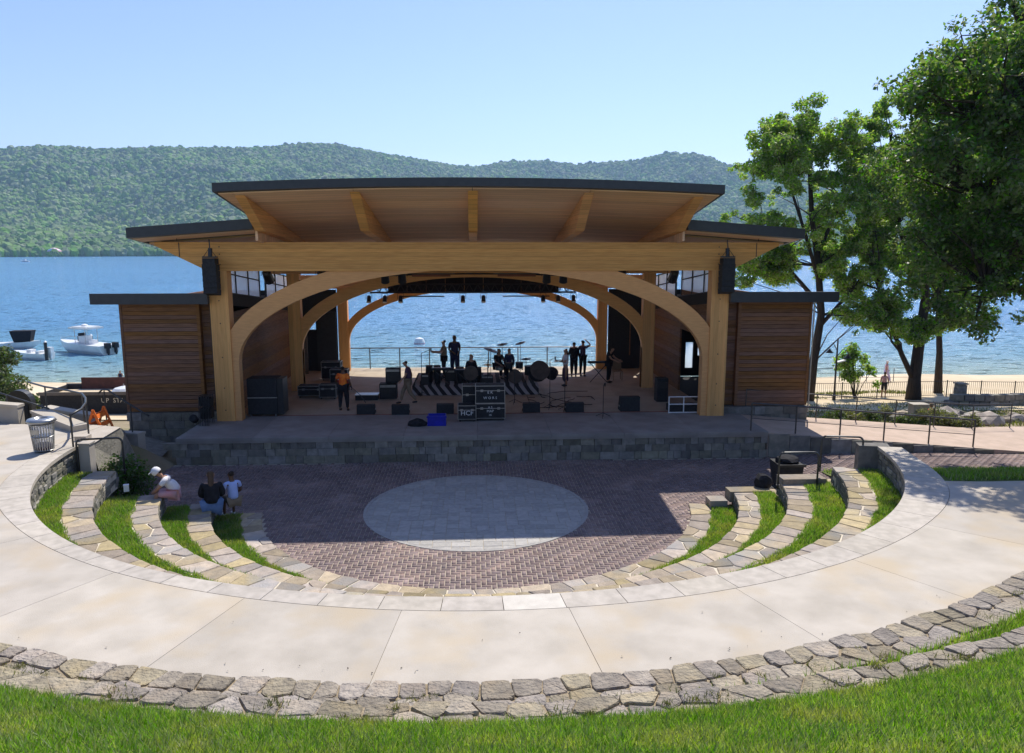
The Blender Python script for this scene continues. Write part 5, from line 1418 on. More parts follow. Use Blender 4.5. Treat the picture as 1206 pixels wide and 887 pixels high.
def person(label, loc, rz, pose, top, bottom, skin='skin', hair='hair', longhair=False, hat=None, sleeves=.55, shorts=1.0, skirt=False, scale=1.0, group=None, feet='black', bulk=1.0):
    P = dict(STAND); P.update(pose)
    t = thing('person', label, 'person', loc, rz, group)
    t.scale = (scale, scale, scale); bulk *= 1.07
    V, E, Rd = [], [], []
    def av(p, r): V.append(tuple(p)); Rd.append(r); return len(V) - 1
    pe = av(P['pelvis'], .115 * bulk); wa = av(P['waist'], .105 * bulk); ch = av(P['chest'], .118 * bulk); E += [(pe, wa), (wa, ch)]
    uc = av(lerp(P['chest'], P['neck'], .6), .085); nk = av(P['neck'], .052); E += [(ch, uc), (uc, nk)]
    fc = Vector(P['face']).normalized(); hd = Vector(P['head']); up_ = (hd - Vector(P['neck'])).normalized()
    j = av(hd - up_ * .06 + fc * .015, .066); h1 = av(hd + up_ * .01, .088); h2 = av(hd + up_ * .075 - fc * .01, .072); E += [(nk, j), (j, h1), (h1, h2)]
    n_ = av(hd + fc * .098 - up_ * .015, .013); E.append((h1, n_))
    sd = fc.cross(up_).normalized()
    for s in (-1, 1): e_ = av(hd + sd * s * .088 - up_ * .005, .016); E.append((h1, e_))
    for k in (0, 1):
        sh = av(P['sh'][k], .058 * bulk); el = av(P['el'][k], .042); wr = av(P['wr'][k], .028); E += [(uc, sh), (sh, el), (el, wr)]
        d = (Vector(P['wr'][k]) - Vector(P['el'][k])).normalized(); sgn = -1 if k == 0 else 1
        side = d.cross(Vector((1, 0, 0))); side = side.normalized() if side.length > .1 else Vector((0, 1, 0)); th_ = side.cross(d).normalized()
        pm = av(Vector(P['wr'][k]) + d * .06, .036); E.append((wr, pm)); pmv = Vector(V[pm])
        for q, (off, ln) in enumerate(((-.028, .060), (-.009, .072), (.010, .068), (.028, .052))):
            a = av(pmv + d * .035 + side * off, .010); b = av(pmv + d * (.035 + ln * .55) + side * off * 1.15 + th_ * .008, .0085); c = av(pmv + d * (.035 + ln) + side * off * 1.1 + th_ * .022, .007); E += [(pm, a), (a, b), (b, c)]
        a = av(pmv - side * .040 + d * .005, .012); b = av(pmv - side * .058 + d * .038 + th_ * .01, .009); E += [(pm, a), (a, b)]
        hp = av(P['hip'][k], .088 * bulk); kn = av(P['kn'][k], .058 * bulk); cf = av(lerp(P['kn'][k], P['an'][k], .3), .052); an = av(P['an'][k], .036); E += [(pe, hp), (hp, kn), (kn, cf), (cf, an)]
        sh_d = Vector(P.get('toe', [(0, -1, 0), (0, -1, 0)])[k]).normalized()
        f1 = av(Vector(P['an'][k]) + sh_d * .09 + Vector((0, 0, -.045)), .034); f2 = av(Vector(P['an'][k]) + sh_d * .17 + Vector((0, 0, -.055)), .024); E += [(an, f1), (f1, f2)]
    skin_mesh('body', V, E, Rd, M[skin], t, 1)
    # shirt
    V, E, Rd = [], [], []
    b = bulk
    low = av(lerp(P['pelvis'], P['waist'], .1), .150 * b); w2 = av(P['waist'], .138 * b); c2 = av(P['chest'], .150 * b); u2 = av(lerp(P['chest'], P['neck'], .62), .088 * b); E += [(low, w2), (w2, c2), (c2, u2)]
    for k in (0, 1):
        s2 = av(P['sh'][k], .064 * b); E.append((u2, s2))
        if sleeves > 0: e2 = av(lerp(P['sh'][k], P['el'][k], min(1, sleeves * 1.25)), .064 * b); E.append((s2, e2))
        if sleeves > .85: w3 = av(lerp(P['el'][k], P['wr'][k], .95), .042); E.append((e2, w3))
    skin_mesh('shirt', V, E, Rd, M[top], t, 1)
    V, E, Rd = [], [], []
    if skirt:
        hp = [tuple((Vector(P['hip'][0]) + Vector(P['hip'][1])) / 2), tuple((Vector(P['kn'][0]) + Vector(P['kn'][1])) / 2), tuple((Vector(P['an'][0]) + Vector(P['an'][1])) / 2 + Vector((0, 0, .08)))]
        a = av(hp[0], .155); b_ = av(hp[1], .165); c = av(hp[2], .175); E += [(a, b_), (b_, c)]; skin_mesh('skirt', V, E, Rd, M[bottom], t, 1)
    else:
        a = av(lerp(P['pelvis'], P['waist'], .0), .138 * b)
        for k in (0, 1):
            h_ = av(P['hip'][k], .106 * b); kk = av(lerp(P['hip'][k], P['kn'][k], min(1, shorts * 2) if shorts < .6 else 1), .078 * b); E += [(a, h_), (h_, kk)]
            if shorts > .6: an_ = av(lerp(P['kn'][k], P['an'][k], .93), .056); E.append((kk, an_))
        skin_mesh('trousers', V, E, Rd, M[bottom], t, 1)
    for k in (0, 1):
        sh_d = Vector(P.get('toe', [(0, -1, 0), (0, -1, 0)])[k]).normalized(); a = Vector(P['an'][k])
        skin_mesh('shoe', [tuple(a + Vector((0, 0, -.02)) - sh_d * .02), tuple(a + sh_d * .09 + Vector((0, 0, -.045))), tuple(a + sh_d * .19 + Vector((0, 0, -.055)))], [(0, 1), (1, 2)], [.05, .044, .032], M[feet], t, 1)
    # hair or hat, eyes
    if hat:
        mt = Matrix.Translation(hd + up_ * .045) @ up_.to_track_quat('Z', 'Y').to_matrix().to_4x4()
        MB().lathe([(.112, -.05), (.118, .0), (.105, .06), (.06, .105), (.001, .118)], n=14, mt=mt).build('hat', M[hat], t, world=False, smooth=True)
        bm_ = Matrix.Translation(hd + up_ * .03 + fc * .12) @ up_.to_track_quat('Z', 'Y').to_matrix().to_4x4()
        MB().lathe([(.085, 0), (.088, .012), (.001, .02)], n=12, mt=bm_).build('hat_brim', M[hat], t, world=False)
    hv = [tuple(hd + up_ * .085 - fc * .02), tuple(hd + up_ * .04 - fc * .045), tuple(hd - up_ * .04 - fc * .05)]; hr = [.078, .086, .06]
    if longhair: hv += [tuple(hd - up_ * .16 - fc * .07), tuple(hd - up_ * .30 - fc * .08)]; hr += [.075, .05]
    skin_mesh('hair', hv, [(i, i + 1) for i in range(len(hv) - 1)], hr, M[hair], t, 1)
    for s in (-1, 1):
        c = hd + fc * .082 + sd * s * .032 + up_ * .015
        MB().lathe([(.001, .012), (.01, .006), (.012, 0), (.01, -.006), (.001, -.012)], tuple(c), 8).build('eye', M['hair'], t, world=False)
    return t
SIT = dict(pelvis=(0, 0, .12), waist=(0, -.03, .25), chest=(0, -.07, .46), neck=(0, -.10, .63), head=(0, -.13, .78),
           sh=[(-.17, -.07, .57), (.17, -.07, .57)], el=[(-.23, -.14, .33), (.23, -.14, .33)], wr=[(-.12, -.36, .22), (.12, -.36, .22)],
           hip=[(-.09, -.03, .10), (.09, -.03, .10)], kn=[(-.12, -.43, .14), (.12, -.43, .14)], an=[(-.12, -.46, -.34), (.12, -.46, -.34)])
WALK = dict(kn=[(-.1, -.20, .52), (.1, .06, .50)], an=[(-.1, -.30, .10), (.1, .34, .16)], el=[(-.23, .12, 1.15), (.23, -.08, 1.14)], wr=[(-.24, .10, .92), (.24, -.24, .97)])
# three people sitting on the left seat rings (their backs to the viewer, facing the stage)
BK = R(180)
person('person in white cap and pale top crouched on the end of a stone ring', (-7.45, 18.5, .86), R(-75), dict(SIT, chest=(0, -.15, .42), neck=(0, -.27, .55), head=(0, -.38, .66), sh=[(-.17, -.2, .50), (.17, -.2, .50)], el=[(-.22, -.36, .32), (.22, -.36, .32)], wr=[(-.1, -.45, .22), (.1, -.45, .22)]), 'cloth_white', 'cloth_pink', hat='cloth_white', sleeves=.6, shorts=.5, bulk=1.05, feet='white')
person('person in black top and pale jeans sitting on the second stone ring', (-6.66, 18.72, .42), R(197), SIT, 'cloth_black', 'denim', longhair=True, sleeves=.95, bulk=1.2, scale=1.14, hair='hair_light', feet='black')
person('person in light blue shirt seated just beyond the person in black', (-6.22, 19.05, .44), R(215), dict(SIT, wr=[(-.2, -.42, .18), (.2, -.38, .2)]), 'cloth_blue', 'cloth_tan', skin='skin_dark', sleeves=.5, shorts=.5, bulk=.95, feet='white')
# stage people
holding = dict(wr=[(-.28, -.12, .9), (.33, -.33, 1.02)], el=[(-.27, .06, 1.14), (.29, -.02, 1.15)])
person('person in bright orange shirt and black trousers seen from behind on stage', (-4.97, 28.5, SZ), R(172), dict(holding, an=[(-.15, .03, .08), (.16, -.02, .08)], kn=[(-.13, -.02, .5), (.13, -.02, .5)]), 'cloth_orange', 'cloth_black', skin='skin_dark', sleeves=.6, bulk=1.18, scale=1.0)
person('person bending and walking left past the black amplifiers', (-2.62, 29.6, SZ), R(90 + 180), dict(WALK, head=(0, -.10, 1.60), neck=(0, -.04, 1.46)), 'cloth_purple', 'cloth_tan', sleeves=.5, bulk=1.0, scale=1.03)
person('person in pale shirt standing sideways on the drum riser', (-1.35, 33.6, SZ + .38), R(-80), dict(wr=[(-.2, -.45, 1.2), (.2, -.42, 1.2)], el=[(-.24, -.14, 1.16), (.24, -.14, 1.16)]), 'cloth_tan', 'cloth_black', hair='hair', sleeves=.5)
person('tall person in dark shirt standing on the riser facing the audience', (-.88, 33.9, SZ + .38), R(10), dict(wr=[(-.1, -.25, 1.05), (.1, -.25, 1.0)]), 'cloth_navy', 'cloth_navy', skin='skin_dark', sleeves=.6, bulk=1.12, scale=1.1)
person('person with long hair in black standing behind the stacked cases', (-.12, 31.6, SZ), R(25), dict(wr=[(-.2, -.25, 1.05), (.2, -.1, .95)]), 'cloth_black', 'cloth_black', longhair=True, sleeves=.9, bulk=1.15)
person('person seated left behind the drum kit', (1.05, 33.4, SZ + .85), R(30), SIT, 'cloth_black', 'cloth_black', longhair=True, sleeves=.6, bulk=1.15)
person('person in dark striped top beside the drum kit', (1.55, 33.1, SZ + .25), R(-20), dict(), 'cloth_navy', 'cloth_black', longhair=True, sleeves=.9, bulk=1.12, scale=.88)
person('person in white top and long dark skirt standing on the right of stage', (4.1, 33.4, SZ), R(-80), dict(wr=[(-.12, -.38, 1.15), (.12, -.36, 1.18)], el=[(-.21, -.1, 1.13), (.21, -.1, 1.13)]), 'cloth_white', 'cloth_purple', longhair=True, skirt=True, sleeves=.6, scale=.99)
person('person in all black standing left of the pair at the rear railing', (4.82, 36.0, SZ), R(170), dict(wr=[(-.3, -.1, 1.1), (.2, -.2, 1.1)]), 'cloth_black', 'cloth_black', sleeves=.95, bulk=1.15, scale=.98)
person('person raising a hand to the head, right of the pair at the rear railing', (5.25, 36.0, SZ), R(150), dict(el=[(-.38, .0, 1.52), (.24, .03, 1.13)], wr=[(-.16, -.02, 1.70), (.28, -.02, .92)]), 'cloth_purple', 'cloth_black', sleeves=.5, scale=1.03, skin='skin')
person('person leaning over a keyboard at the back right of the stage', (6.2, 34.2, SZ), R(60), dict(head=(0, -.16, 1.56), neck=(0, -.1, 1.42), wr=[(-.2, -.45, 1.05), (.2, -.45, 1.05)], el=[(-.24, -.2, 1.15), (.24, -.2, 1.15)]), 'cloth_black', 'cloth_black', sleeves=.5)
# beach and park people
person('walker in pink top and lilac trousers near the waterline', (32.3, 57.0, ground_z(32.3, 57)), R(80), WALK, 'cloth_pink', 'cloth_lilac', hat='cloth_white', sleeves=.5)
person('person in pink top and black shorts leaning at the picket fence', (26.9, 47.6, ground_z(26.9, 47.6)), R(150), dict(), 'cloth_pink', 'cloth_black', shorts=.5, sleeves=.3, hair='hair')
person('child in orange shirt and straw hat sitting among the rocks beyond the ramp', (18.75, 29.7, -.05), R(20), dict(SIT), 'cloth_orange', 'cloth_white', hat='cloth_tan', sleeves=.5, scale=.85)
# swimmer: head and shoulders out of the water
person('dark haired swimmer standing in the shallows beyond the black container', (-28.9, 62.5, -4.25), R(0), dict(), 'cloth_navy', 'cloth_navy', sleeves=0, scale=.9)

# ================================================================== STAGE EQUIPMENT
def case(label, x, y, z, w, d, h, text=None, group=None, tm='white', caster=True, body='black'):
    t = thing('flight_case', label, 'flight case', (x, y, z), group=group)
    z0 = z + (.09 if caster else 0)
    MB().span(x - w / 2 + .01, x + w / 2 - .01, y - d / 2 + .01, y + d / 2 - .01, z0, z + h).build('case_body', M[body], t)
    e = .022; mb = MB()
    for sx_ in (-1, 1):
        for sy_ in (-1, 1): mb.box(x + sx_ * (w / 2 - e / 2), y + sy_ * (d / 2 - e / 2), (z0 + z + h) / 2, e, e, z + h - z0)
    for zz in (z0 + e / 2, z + h - e / 2, z + h * .72):
        for sy_ in (-1, 1): mb.box(x, y + sy_ * (d / 2 - e / 2), zz, w - 2 * e, e, e)
        for sx_ in (-1, 1): mb.box(x + sx_ * (w / 2 - e / 2), y, zz, e, d - 2 * e, e)
    mb.build('edge_trim', M['graym'], t)
    for sx_ in (-1, 1): MB().box(x + sx_ * w * .28, y - d / 2 - .003, z + h * .72, .10, .02, .08).build('latch', M['graym'], t)
    if caster:
        for sx_ in (-1, 1):
            for sy_ in (-1, 1): MB().lathe([(.04, -.02), (.04, .02)], (x + sx_ * (w / 2 - .08), y + sy_ * (d / 2 - .08), z + .045), 10, Euler((0, PI / 2, 0)).to_matrix().to_4x4()).build('caster', M['black'], t)
    if text:
        for k, (s_, sz_, dz) in enumerate(text): lettering('lettering', s_, sz_, M[tm], t, (x, y - d / 2 - .004, z + dz), (PI / 2, 0, 0))
    return t
case('low black road case lettered in white left of the tall case stack', -.27, 26.6, SZ, .66, .55, .60, [('HCF', .24, .32)])
case('black road case standing on the low lettered case', -.02, 27.35, SZ, .86, .6, 1.18)
case('black road case lettered in white at the bottom of the pair', .56, 26.75, SZ, 1.08, .6, .64, [('A S', .11, .50), ('MAP', .13, .36), ('1K', .10, .22)])
case('black road case lettered in white on top of the pair', .56, 26.75, SZ + .642, 1.06, .6, .64, [('E K', .14, .40), ('W O R S', .13, .20)], caster=False)
def wedge(label, x, y, w, group=None, h=.36, d=.5):
    t = thing('stage_monitor', label, 'stage monitor', (x, y, SZ), group=group)
    P = [(-d / 2, 0), (d / 2, 0), (d / 2, h), (-d / 2 + .20, h), (-d / 2, h * .55)]
    P = [(-d / 2, 0), (d / 2, 0), (d / 2 - .22, h), (-d / 2 + .03, h)]
    mb = MB(); n = len(P)
    mb.v += [(x - w / 2, y + a, SZ + b) for a, b in P] + [(x + w / 2, y + a, SZ + b) for a, b in P]
    mb.f += [tuple(range(n)), tuple(n + i for i in range(n))[::-1]] + [(i, n + i, n + (i + 1) % n, (i + 1) % n) for i in range(n)]
    mb.build('cabinet', M['black'], t)
    g = MB(); g.add([(x - w / 2 + .04, y + d / 2 - .02, SZ + .06), (x + w / 2 - .04, y + d / 2 - .02, SZ + .06), (x + w / 2 - .04, y + d / 2 - .2, SZ + h - .03), (x - w / 2 + .04, y + d / 2 - .2, SZ + h - .03)], [(0, 1, 2, 3)]); g.build('grille', M['dark'], t)
    for s in (-1, 1): MB().span(x + s * (w / 2 + .006) - .006, x + s * (w / 2 + .006) + .006, y - .08, y + .08, SZ + .14, SZ + .2).build('handle', M['graym'], t)
wedge('stage monitor just right of the orange shirted person', -4.05, 28.0, .66)
wedge('stage monitor in front of the walking person and amplifiers', -2.76, 27.9, .64)
wedge('stage monitor behind the blue crate', -1.10, 27.95, .64)
wedge('stage monitor right of the stacked cases', 2.14, 28.0, .64)
wedge('stage monitor between the two microphone stands', 3.78, 27.98, .68)
wedge('large brownish monitor box nearest the right middle post', 5.9, 28.1, .74, h=.55, d=.55)
def amp(label, x, y, z, w, d, h, m='black', cat='amplifier'):
    t = thing('amplifier', label, cat, (x, y, z)); MB().span(x - w / 2, x + w / 2, y - d / 2, y + d / 2, z, z + h).build('cabinet', M[m], t)
    MB().span(x - w / 2 + .04, x + w / 2 - .04, y - d / 2 - .012, y - d / 2 - .001, z + .05, z + h * .72).build('grille', M['dark'], t)
    MB().span(x - w / 2 + .03, x + w / 2 - .03, y - d / 2 - .016, y - d / 2 - .001, z + h * .78, z + h * .94).build('control_panel', M['graym'], t)
    MB().box(x, y, z + h + .015, .22, .03, .03).build('handle', M['black'], t)
amp('black bass cabinet at the bottom beside the walking person', -3.55, 31.0, SZ, .7, .5, .62)
amp('black amplifier stacked on the bass cabinet', -3.35, 31.1, SZ + .66, .6, .4, .58)
t = thing('flat_case', 'long low black case on the floor left of the amplifiers', 'case', (-4.3, 30.8, SZ)); MB().span(-4.85, -3.95, 30.5, 31, SZ, SZ + .2).build('lid', M['black'], t); MB().span(-4.87, -3.93, 30.48, 31.02, SZ + .2, SZ + .23).build('rim', M['graym'], t)
t = thing('drum_riser', 'low riser draped with a black and white striped cloth', 'riser', (0, 32, SZ))
MB().span(-2.5, 2.6, 31.6, 35.2, SZ, SZ + .36).build('deck', M['black'], t)
mb = MB(); nseg = 60
for i in range(nseg + 1):
    x = -2.62 + 5.35 * i / nseg; w_ = .05 * math.sin(i * 1.3) + .03 * math.sin(i * 3.1)
    mb.v += [(x, 31.38 + w_, SZ + .012), (x, 31.44 + w_ * .8, SZ + .12), (x, 31.56 + w_ * .4, SZ + .385), (x, 35.1, SZ + .385)]
for i in range(nseg):
    for k in range(3): mb.f.append((4 * i + k, 4 * i + 4 + k, 4 * i + 5 + k, 4 * i + 1 + k))
mb.build('striped_cloth', M['rug'], t, smooth=True)
RZ = SZ + .385
# drum kit
t = thing('drum_kit', 'drum kit with cymbals and a bass drum on the riser', 'drum kit', (1.6, 32.8, RZ))
def drum(x, y, z, r, h, name='drum', ax='z', m='black'):
    mt = Matrix() if ax == 'z' else Euler((PI / 2, 0, 0)).to_matrix().to_4x4()
    MB().lathe([(r, 0), (r, h)], (x, y, z), 20, mt).build(name, M[m], t, smooth=False)
    MB().lathe([(r + .012, h - .02), (r + .012, h + .004), (.001, h + .006)], (x, y, z), 20, mt).build(name + '_hoop', M['leather'], t)
drum(1.75, 32.4, RZ + .29, .28, .42, 'bass_drum', 'y'); drum(1.5, 32.3, RZ + .62, .15, .24, 'tom_drum'); drum(1.95, 32.3, RZ + .62, .16, .26, 'tom_drum'); drum(2.4, 32.6, RZ + .28, .2, .38, 'floor_tom'); drum(1.1, 32.6, RZ + .50, .18, .15, 'snare_drum', m='graym')
for x, y, z, tl, r in ((.72, 32.6, 1.38, 18, .33), (1.25, 33.2, 1.55, -8, .24), (2.05, 33.2, 1.6, -16, .24), (2.25, 32.4, 1.0, -4, .22), (.6, 32.3, .78, 2, .2)):
    mt = Euler((R(6), R(tl), 0)).to_matrix().to_4x4(); MB().lathe([(r, 0), (r * .3, .022), (.06, .03), (.03, .05), (.001, .052)], (x, y, RZ + z), 20, mt).build('cymbal', M['brass'] if r < .22 else M['dark'], t)
    MB().tube([(x, y, RZ), (x, y, RZ + z)], .012, 5).build('cymbal_stand', M['dark'], t)
t = thing('round_drum', 'big round drum lying tilted at the right end of the riser', 'drum', (2.75, 32, SZ + .3)); mt = Euler((R(62), R(26), 0)).to_matrix().to_4x4()
MB().lathe([(.42, 0), (.42, .36)], (2.75, 32.3, RZ + .42), 24, mt).build('shell', M['black'], t); MB().lathe([(.435, .33), (.435, .37), (.001, .372)], (2.75, 32.3, RZ + .42), 24, mt).build('drum_head', M['leather'], t)
MB().lathe([(.26, 0), (.26, .3), (.001, .305)], (3.3, 32.2, RZ + .3), 18, Euler((R(-50), R(40), 0)).to_matrix().to_4x4()).build('bag', M['cloth_black'], thing('drum_bag', 'dark round bag leaning behind the tilted drum', 'bag', (3.2, 32.2, RZ)))
# congas, keyboards, racks on the left half of the riser
for i, (x, y, h) in enumerate(((-1.95, 32.6, .72), (-1.6, 32.3, .76), (-.6, 32.2, .7), (.15, 32.4, .66))):
    t = thing('conga_drum', 'dark tall hand drum on the riser, %s of four' % ('leftmost', 'second from left', 'third from left', 'rightmost')[i], 'hand drum', (x, y, RZ), group='hand drums on the riser')
    MB().lathe([(.11, 0), (.17, h * .55), (.15, h)], (x, y, RZ), 16).build('shell', M['black'], t, smooth=True); MB().lathe([(.158, h - .04), (.158, h + .01), (.001, h + .012)], (x, y, RZ), 16).build('head', M['leather'], t)
for (x, y, w, h, nm) in ((-1.4, 31.95, .9, .62, 'black keyboard on a folding stand at the left of the riser'), (-.45, 31.9, .8, .55, 'black keyboard on a folding stand beside the stacked cases')):
    t = thing('keyboard', nm, 'keyboard', (x, y, RZ)); MB().span(x - w / 2, x + w / 2, y - .15, y + .15, RZ + h, RZ + h + .09).build('keyboard_body', M['black'], t)
    MB().span(x - w / 2 + .05, x + w / 2 - .05, y + .0, y + .13, RZ + h + .092, RZ + h + .10).build('keys', M['white'], t)
    for s in (-1, 1): MB().tube([(x - s * w * .35, y, RZ), (x + s * w * .35, y, RZ + h)], .018, 5).build('stand_leg', M['dark'], t)
for (x, y, w, h, lab_) in ((-2.1, 32.0, .34, .45, 'small black amplifier at the left end of the riser'), (-1.05, 32.9, .5, .5, 'black amplifier behind the left keyboard'), (.55, 32.0, .5, .36, 'black amplifier left of the drums'), (-.3, 33.0, .5, .5, 'black amplifier between the keyboards')):
    amp(lab_, x, y, RZ, w, .35, h)
t = thing('fan', 'round grey fan head behind the stacked cases', 'fan', (.0, 30.6, SZ)); MB().lathe([(.30, 0), (.30, .12), (.001, .14)], (-.15, 31.0, SZ + 1.02), 20, Euler((PI / 2, 0, 0)).to_matrix().to_4x4()).build('guard', M['leather'], t); MB().tube([(-.15, 31, SZ), (-.15, 31, SZ + .75)], .02, 6).build('stand', M['dark'], t)
# cables snaking on the floor
rc = random.Random(3)
for i in range(9):
    x, y = rc.uniform(2.6, 4.4), rc.uniform(29, 31.8); pts_ = []
    a = rc.uniform(0, 6)
    for k in range(26): a += rc.uniform(-.6, .6); x += .13 * math.cos(a); y += .13 * math.sin(a); x = min(4.9, max(2.2, x)); y = min(32, max(28.6, y)); pts_.append((x, y, SZ + .014 + .002 * i))
    o = MB().tube(pts_, .012, 5).build('cable', M['black']); tag(o, 'black cable snaking over the floor right of the striped riser', 'cable', 'cables on the stage floor')
def mic(label, x, y, h=1.25, boom=0):
    t = thing('microphone_stand', label, 'microphone stand', (x, y, SZ)); MB().tube([(x, y, SZ + .02), (x, y, SZ + h)], .014, 6).build('pole', M['dark'], t)
    for k in range(3): a = k * 2.09 + .3; MB().tube([(x, y, SZ + .16), (x + .3 * math.cos(a), y + .3 * math.sin(a), SZ + .012)], .011, 5).build('leg', M['dark'], t)
    e = (x + boom, y, SZ + h + abs(boom) * .4); MB().tube([(x, y, SZ + h), e], .010, 5).build('boom', M['dark'], t); MB().lathe([(.02, -.08), (.03, .02), (.02, .05)], e, 8).build('microphone', M['black'], t)
mic('microphone stand at the front of stage toward the right', 4.7, 26.9, 1.2, .05); mic('microphone stand with round base by the right monitor', 3.43, 28.1, 1.3, -.3)
mic('microphone stand beside the striped riser', 2.9, 28.5, 1.9, .2); mic('microphone stand in front of the drums', 1.6, 29.6, 1.3, .3); mic('tall microphone stand at the left of the riser', -2.2, 31.4, 1.8, .4); mic('microphone stand left of the drum kit', .55, 31.2, 1.5, .3)
# blue crate and cloth heap at the stage edge
t = thing('blue_crate', 'bright blue plastic crate at the front of the stage', 'crate', (-1.32, 25.95, SZ))
mb = MB(); x0, x1, y0, y1 = -1.64, -1.0, 25.75, 26.2
MB().span(x0, x1, y0, y1, SZ + .003, SZ + .03).build('base', M['blue'], t)
for (a, b, c, d) in ((x0, x1, y0, y0 + .03), (x0, x1, y1 - .03, y1), (x0, x0 + .03, y0 + .031, y1 - .031), (x1 - .03, x1, y0 + .031, y1 - .031)): MB().span(a, b, c, d, SZ + .032, SZ + .36).build('side', M['blue'], t)
MB().span(x0 - .03, x1 + .03, y0 - .03, y0 - .002, SZ + .30, SZ + .35).build('rim', M['blue'], t)
me = rock_mesh(5, .36, .2, .17); me.materials[0] = M['cloth_black']; o = link('cloth_heap', me); o.location = (-2.0, 25.85, SZ + .08); tag(o, 'heap of black cloth left of the blue crate', 'cloth heap')
# left side gear
t = thing('equipment_cabinet', 'tall black equipment cabinet beside the front left post', 'cabinet', (-7.7, 27.9, SZ))
MB().span(-8.28, -7.22, 27.55, 28.3, SZ + .1, SZ + 1.42).build('body', M['black'], t)
MB().span(-7.215, -7.0, 27.6, 28.3, SZ + .1, SZ + 1.40).build('side_case', M['dark'], t)
for x in (-8.2, -7.3):
    for y in (27.65, 28.2): MB().lathe([(.05, -.025), (.05, .025)], (x, y, SZ + .052), 10, Euler((0, PI / 2, 0)).to_matrix().to_4x4()).build('caster', M['graym'], t)
MB().span(-8.29, -7.21, 27.54, 27.549, SZ + .70, SZ + .73).build('strap', M['graym'], t)
case('black case lying left of the middle post', -6.75, 31.4, SZ, 1.1, .6, .5); case('small black case in front of the left middle post', -6.0, 31.0, SZ, .7, .5, .62)
case('tall dark case behind the left middle post', -6.7, 35.6, SZ, .9, .6, .9); case('black open case beside the red cooler', -6.1, 34.2, SZ, .8, .5, .75)
t = thing('cooler', 'red cooler box with a white lid at the left of the stage', 'cooler', (-5.72, 32.9, SZ)); MB().span(-6.0, -5.45, 32.7, 33.05, SZ + .2, SZ + .48).build('body', M['red'], t); MB().span(-6.02, -5.43, 32.68, 33.07, SZ + .482, SZ + .54).build('lid', M['white'], t); MB().span(-5.98, -5.47, 32.72, 33.03, SZ + .003, SZ + .198).build('base', M['black'], t)
t = thing('tool_stick', 'thin stick held by the person in orange', 'stick', (-4.6, 28.2, SZ)); MB().tube([(-4.62, 28.18, SZ + .98), (-4.28, 28.0, SZ + .72), (-4.05, 27.9, SZ + .42)], .014, 5).build('shaft', M['dark'], t); MB().tube([(-4.66, 28.2, SZ + 1.01), (-4.6, 28.16, SZ + .96)], .022, 6).build('grip', M['black'], t)
t = thing('chair_stack', 'tall stack of folded black chairs by the left wing corner', 'chair stack', (-9.35, 26.3, SZ)); rc = random.Random(8)
for k in range(7):
    fr_ = MB(); x = -9.55 + k * .055; 
    fr_.tube([(x, 26.1, SZ + .02), (x + .02, 26.2, SZ + 1.05), (x + .02, 26.6, SZ + 1.05), (x, 26.65, SZ + .02)], .014, 5); f_ = fr_.build('chair_frame', M['dark'], t)
    MB().box(x + .03, 26.4, SZ + .85 - k * .01, .03, .4, .3, ry=R(rc.uniform(-6, 6))).build('backrest', M['black'], t); MB().box(x + .03, 26.4, SZ + .42, .03, .4, .36).build('seat', M['black'], t)
t = thing('floor_light', 'small black round lamp standing left of the chair stack', 'lamp', (-9.9, 27.0, .9)); MB().lathe([(.13, .0), (.14, .2), (.1, .22), (.001, .2)], (-10.05, 27.1, .92), 16, Euler((R(60), 0, 0)).to_matrix().to_4x4()).build('housing', M['black'], t); MB().tube([(-10.05, 27.1, .75), (-10.05, 27.1, .9)], .03, 6).build('foot', M['graym'], t)
# right side: metal barrier frame, brown box
t = thing('folding_table', 'silver framed low rack at the foot of the right front post', 'rack', (7.8, 27.5, SZ))
for a, b in (((7.28, 27.45, SZ), (7.28, 27.45, SZ + .62)), ((8.4, 27.45, SZ), (8.4, 27.45, SZ + .62)), ((7.84, 27.45, SZ + .03), (7.84, 27.45, SZ + .62))): MB().tube([a, b], .022, 6).build('upright', M['white'], t)
for z in (.025, .34, .62): MB().tube([(7.26, 27.45, SZ + z), (8.42, 27.45, SZ + z)], .022, 6).build('crossbar', M['white'], t)
for (a, b, lab_) in ((7.32, 7.82, 'left'), (7.87, 8.37, 'right')): MB().span(a, b, 27.5, 28.0, SZ + .03, SZ + .28).build('bin', M['black'], t)
t = thing('dark_rack', 'tall dark equipment rack in the right bay behind the silver rack', 'rack', (7.7, 29.8, SZ)); MB().span(7.35, 7.8, 29.6, 30.1, SZ, SZ + .95).build('body', M['black'], t); MB().span(7.37, 7.78, 29.58, 29.597, SZ + .55, SZ + .8).build('panel', M['dark'], t)
t = thing('keyboard', 'dark keyboard on a stand at the back right', 'keyboard', (5.8, 34, SZ)); MB().box(5.75, 34.3, SZ + .95, 1.0, .3, .08).build('keyboard_body', M['black'], t); MB().tube([(5.35, 34.3, SZ), (6.15, 34.3, SZ + .9)], .02, 5).tube([(6.15, 34.3, SZ), (5.35, 34.3, SZ + .9)], .02, 5).build('stand_leg', M['dark'], t)
t = thing('white_chair', 'white plastic chair half hidden behind the right middle post', 'chair', (7.2, 34.6, SZ)); MB().box(6.75, 35.0, SZ + .43, .45, .45, .04).build('seat', M['cloth_tan'], t); MB().box(6.75, 35.2, SZ + .7, .45, .04, .5, rx=R(-10)).build('backrest', M['cloth_tan'], t)
for a in (-.2, .2):
    for b in (-.2, .2): MB().tube([(6.75 + a, 35 + b, SZ), (6.75 + a, 35 + b, SZ + .41)], .02, 5).build('leg', M['cloth_tan'], t)

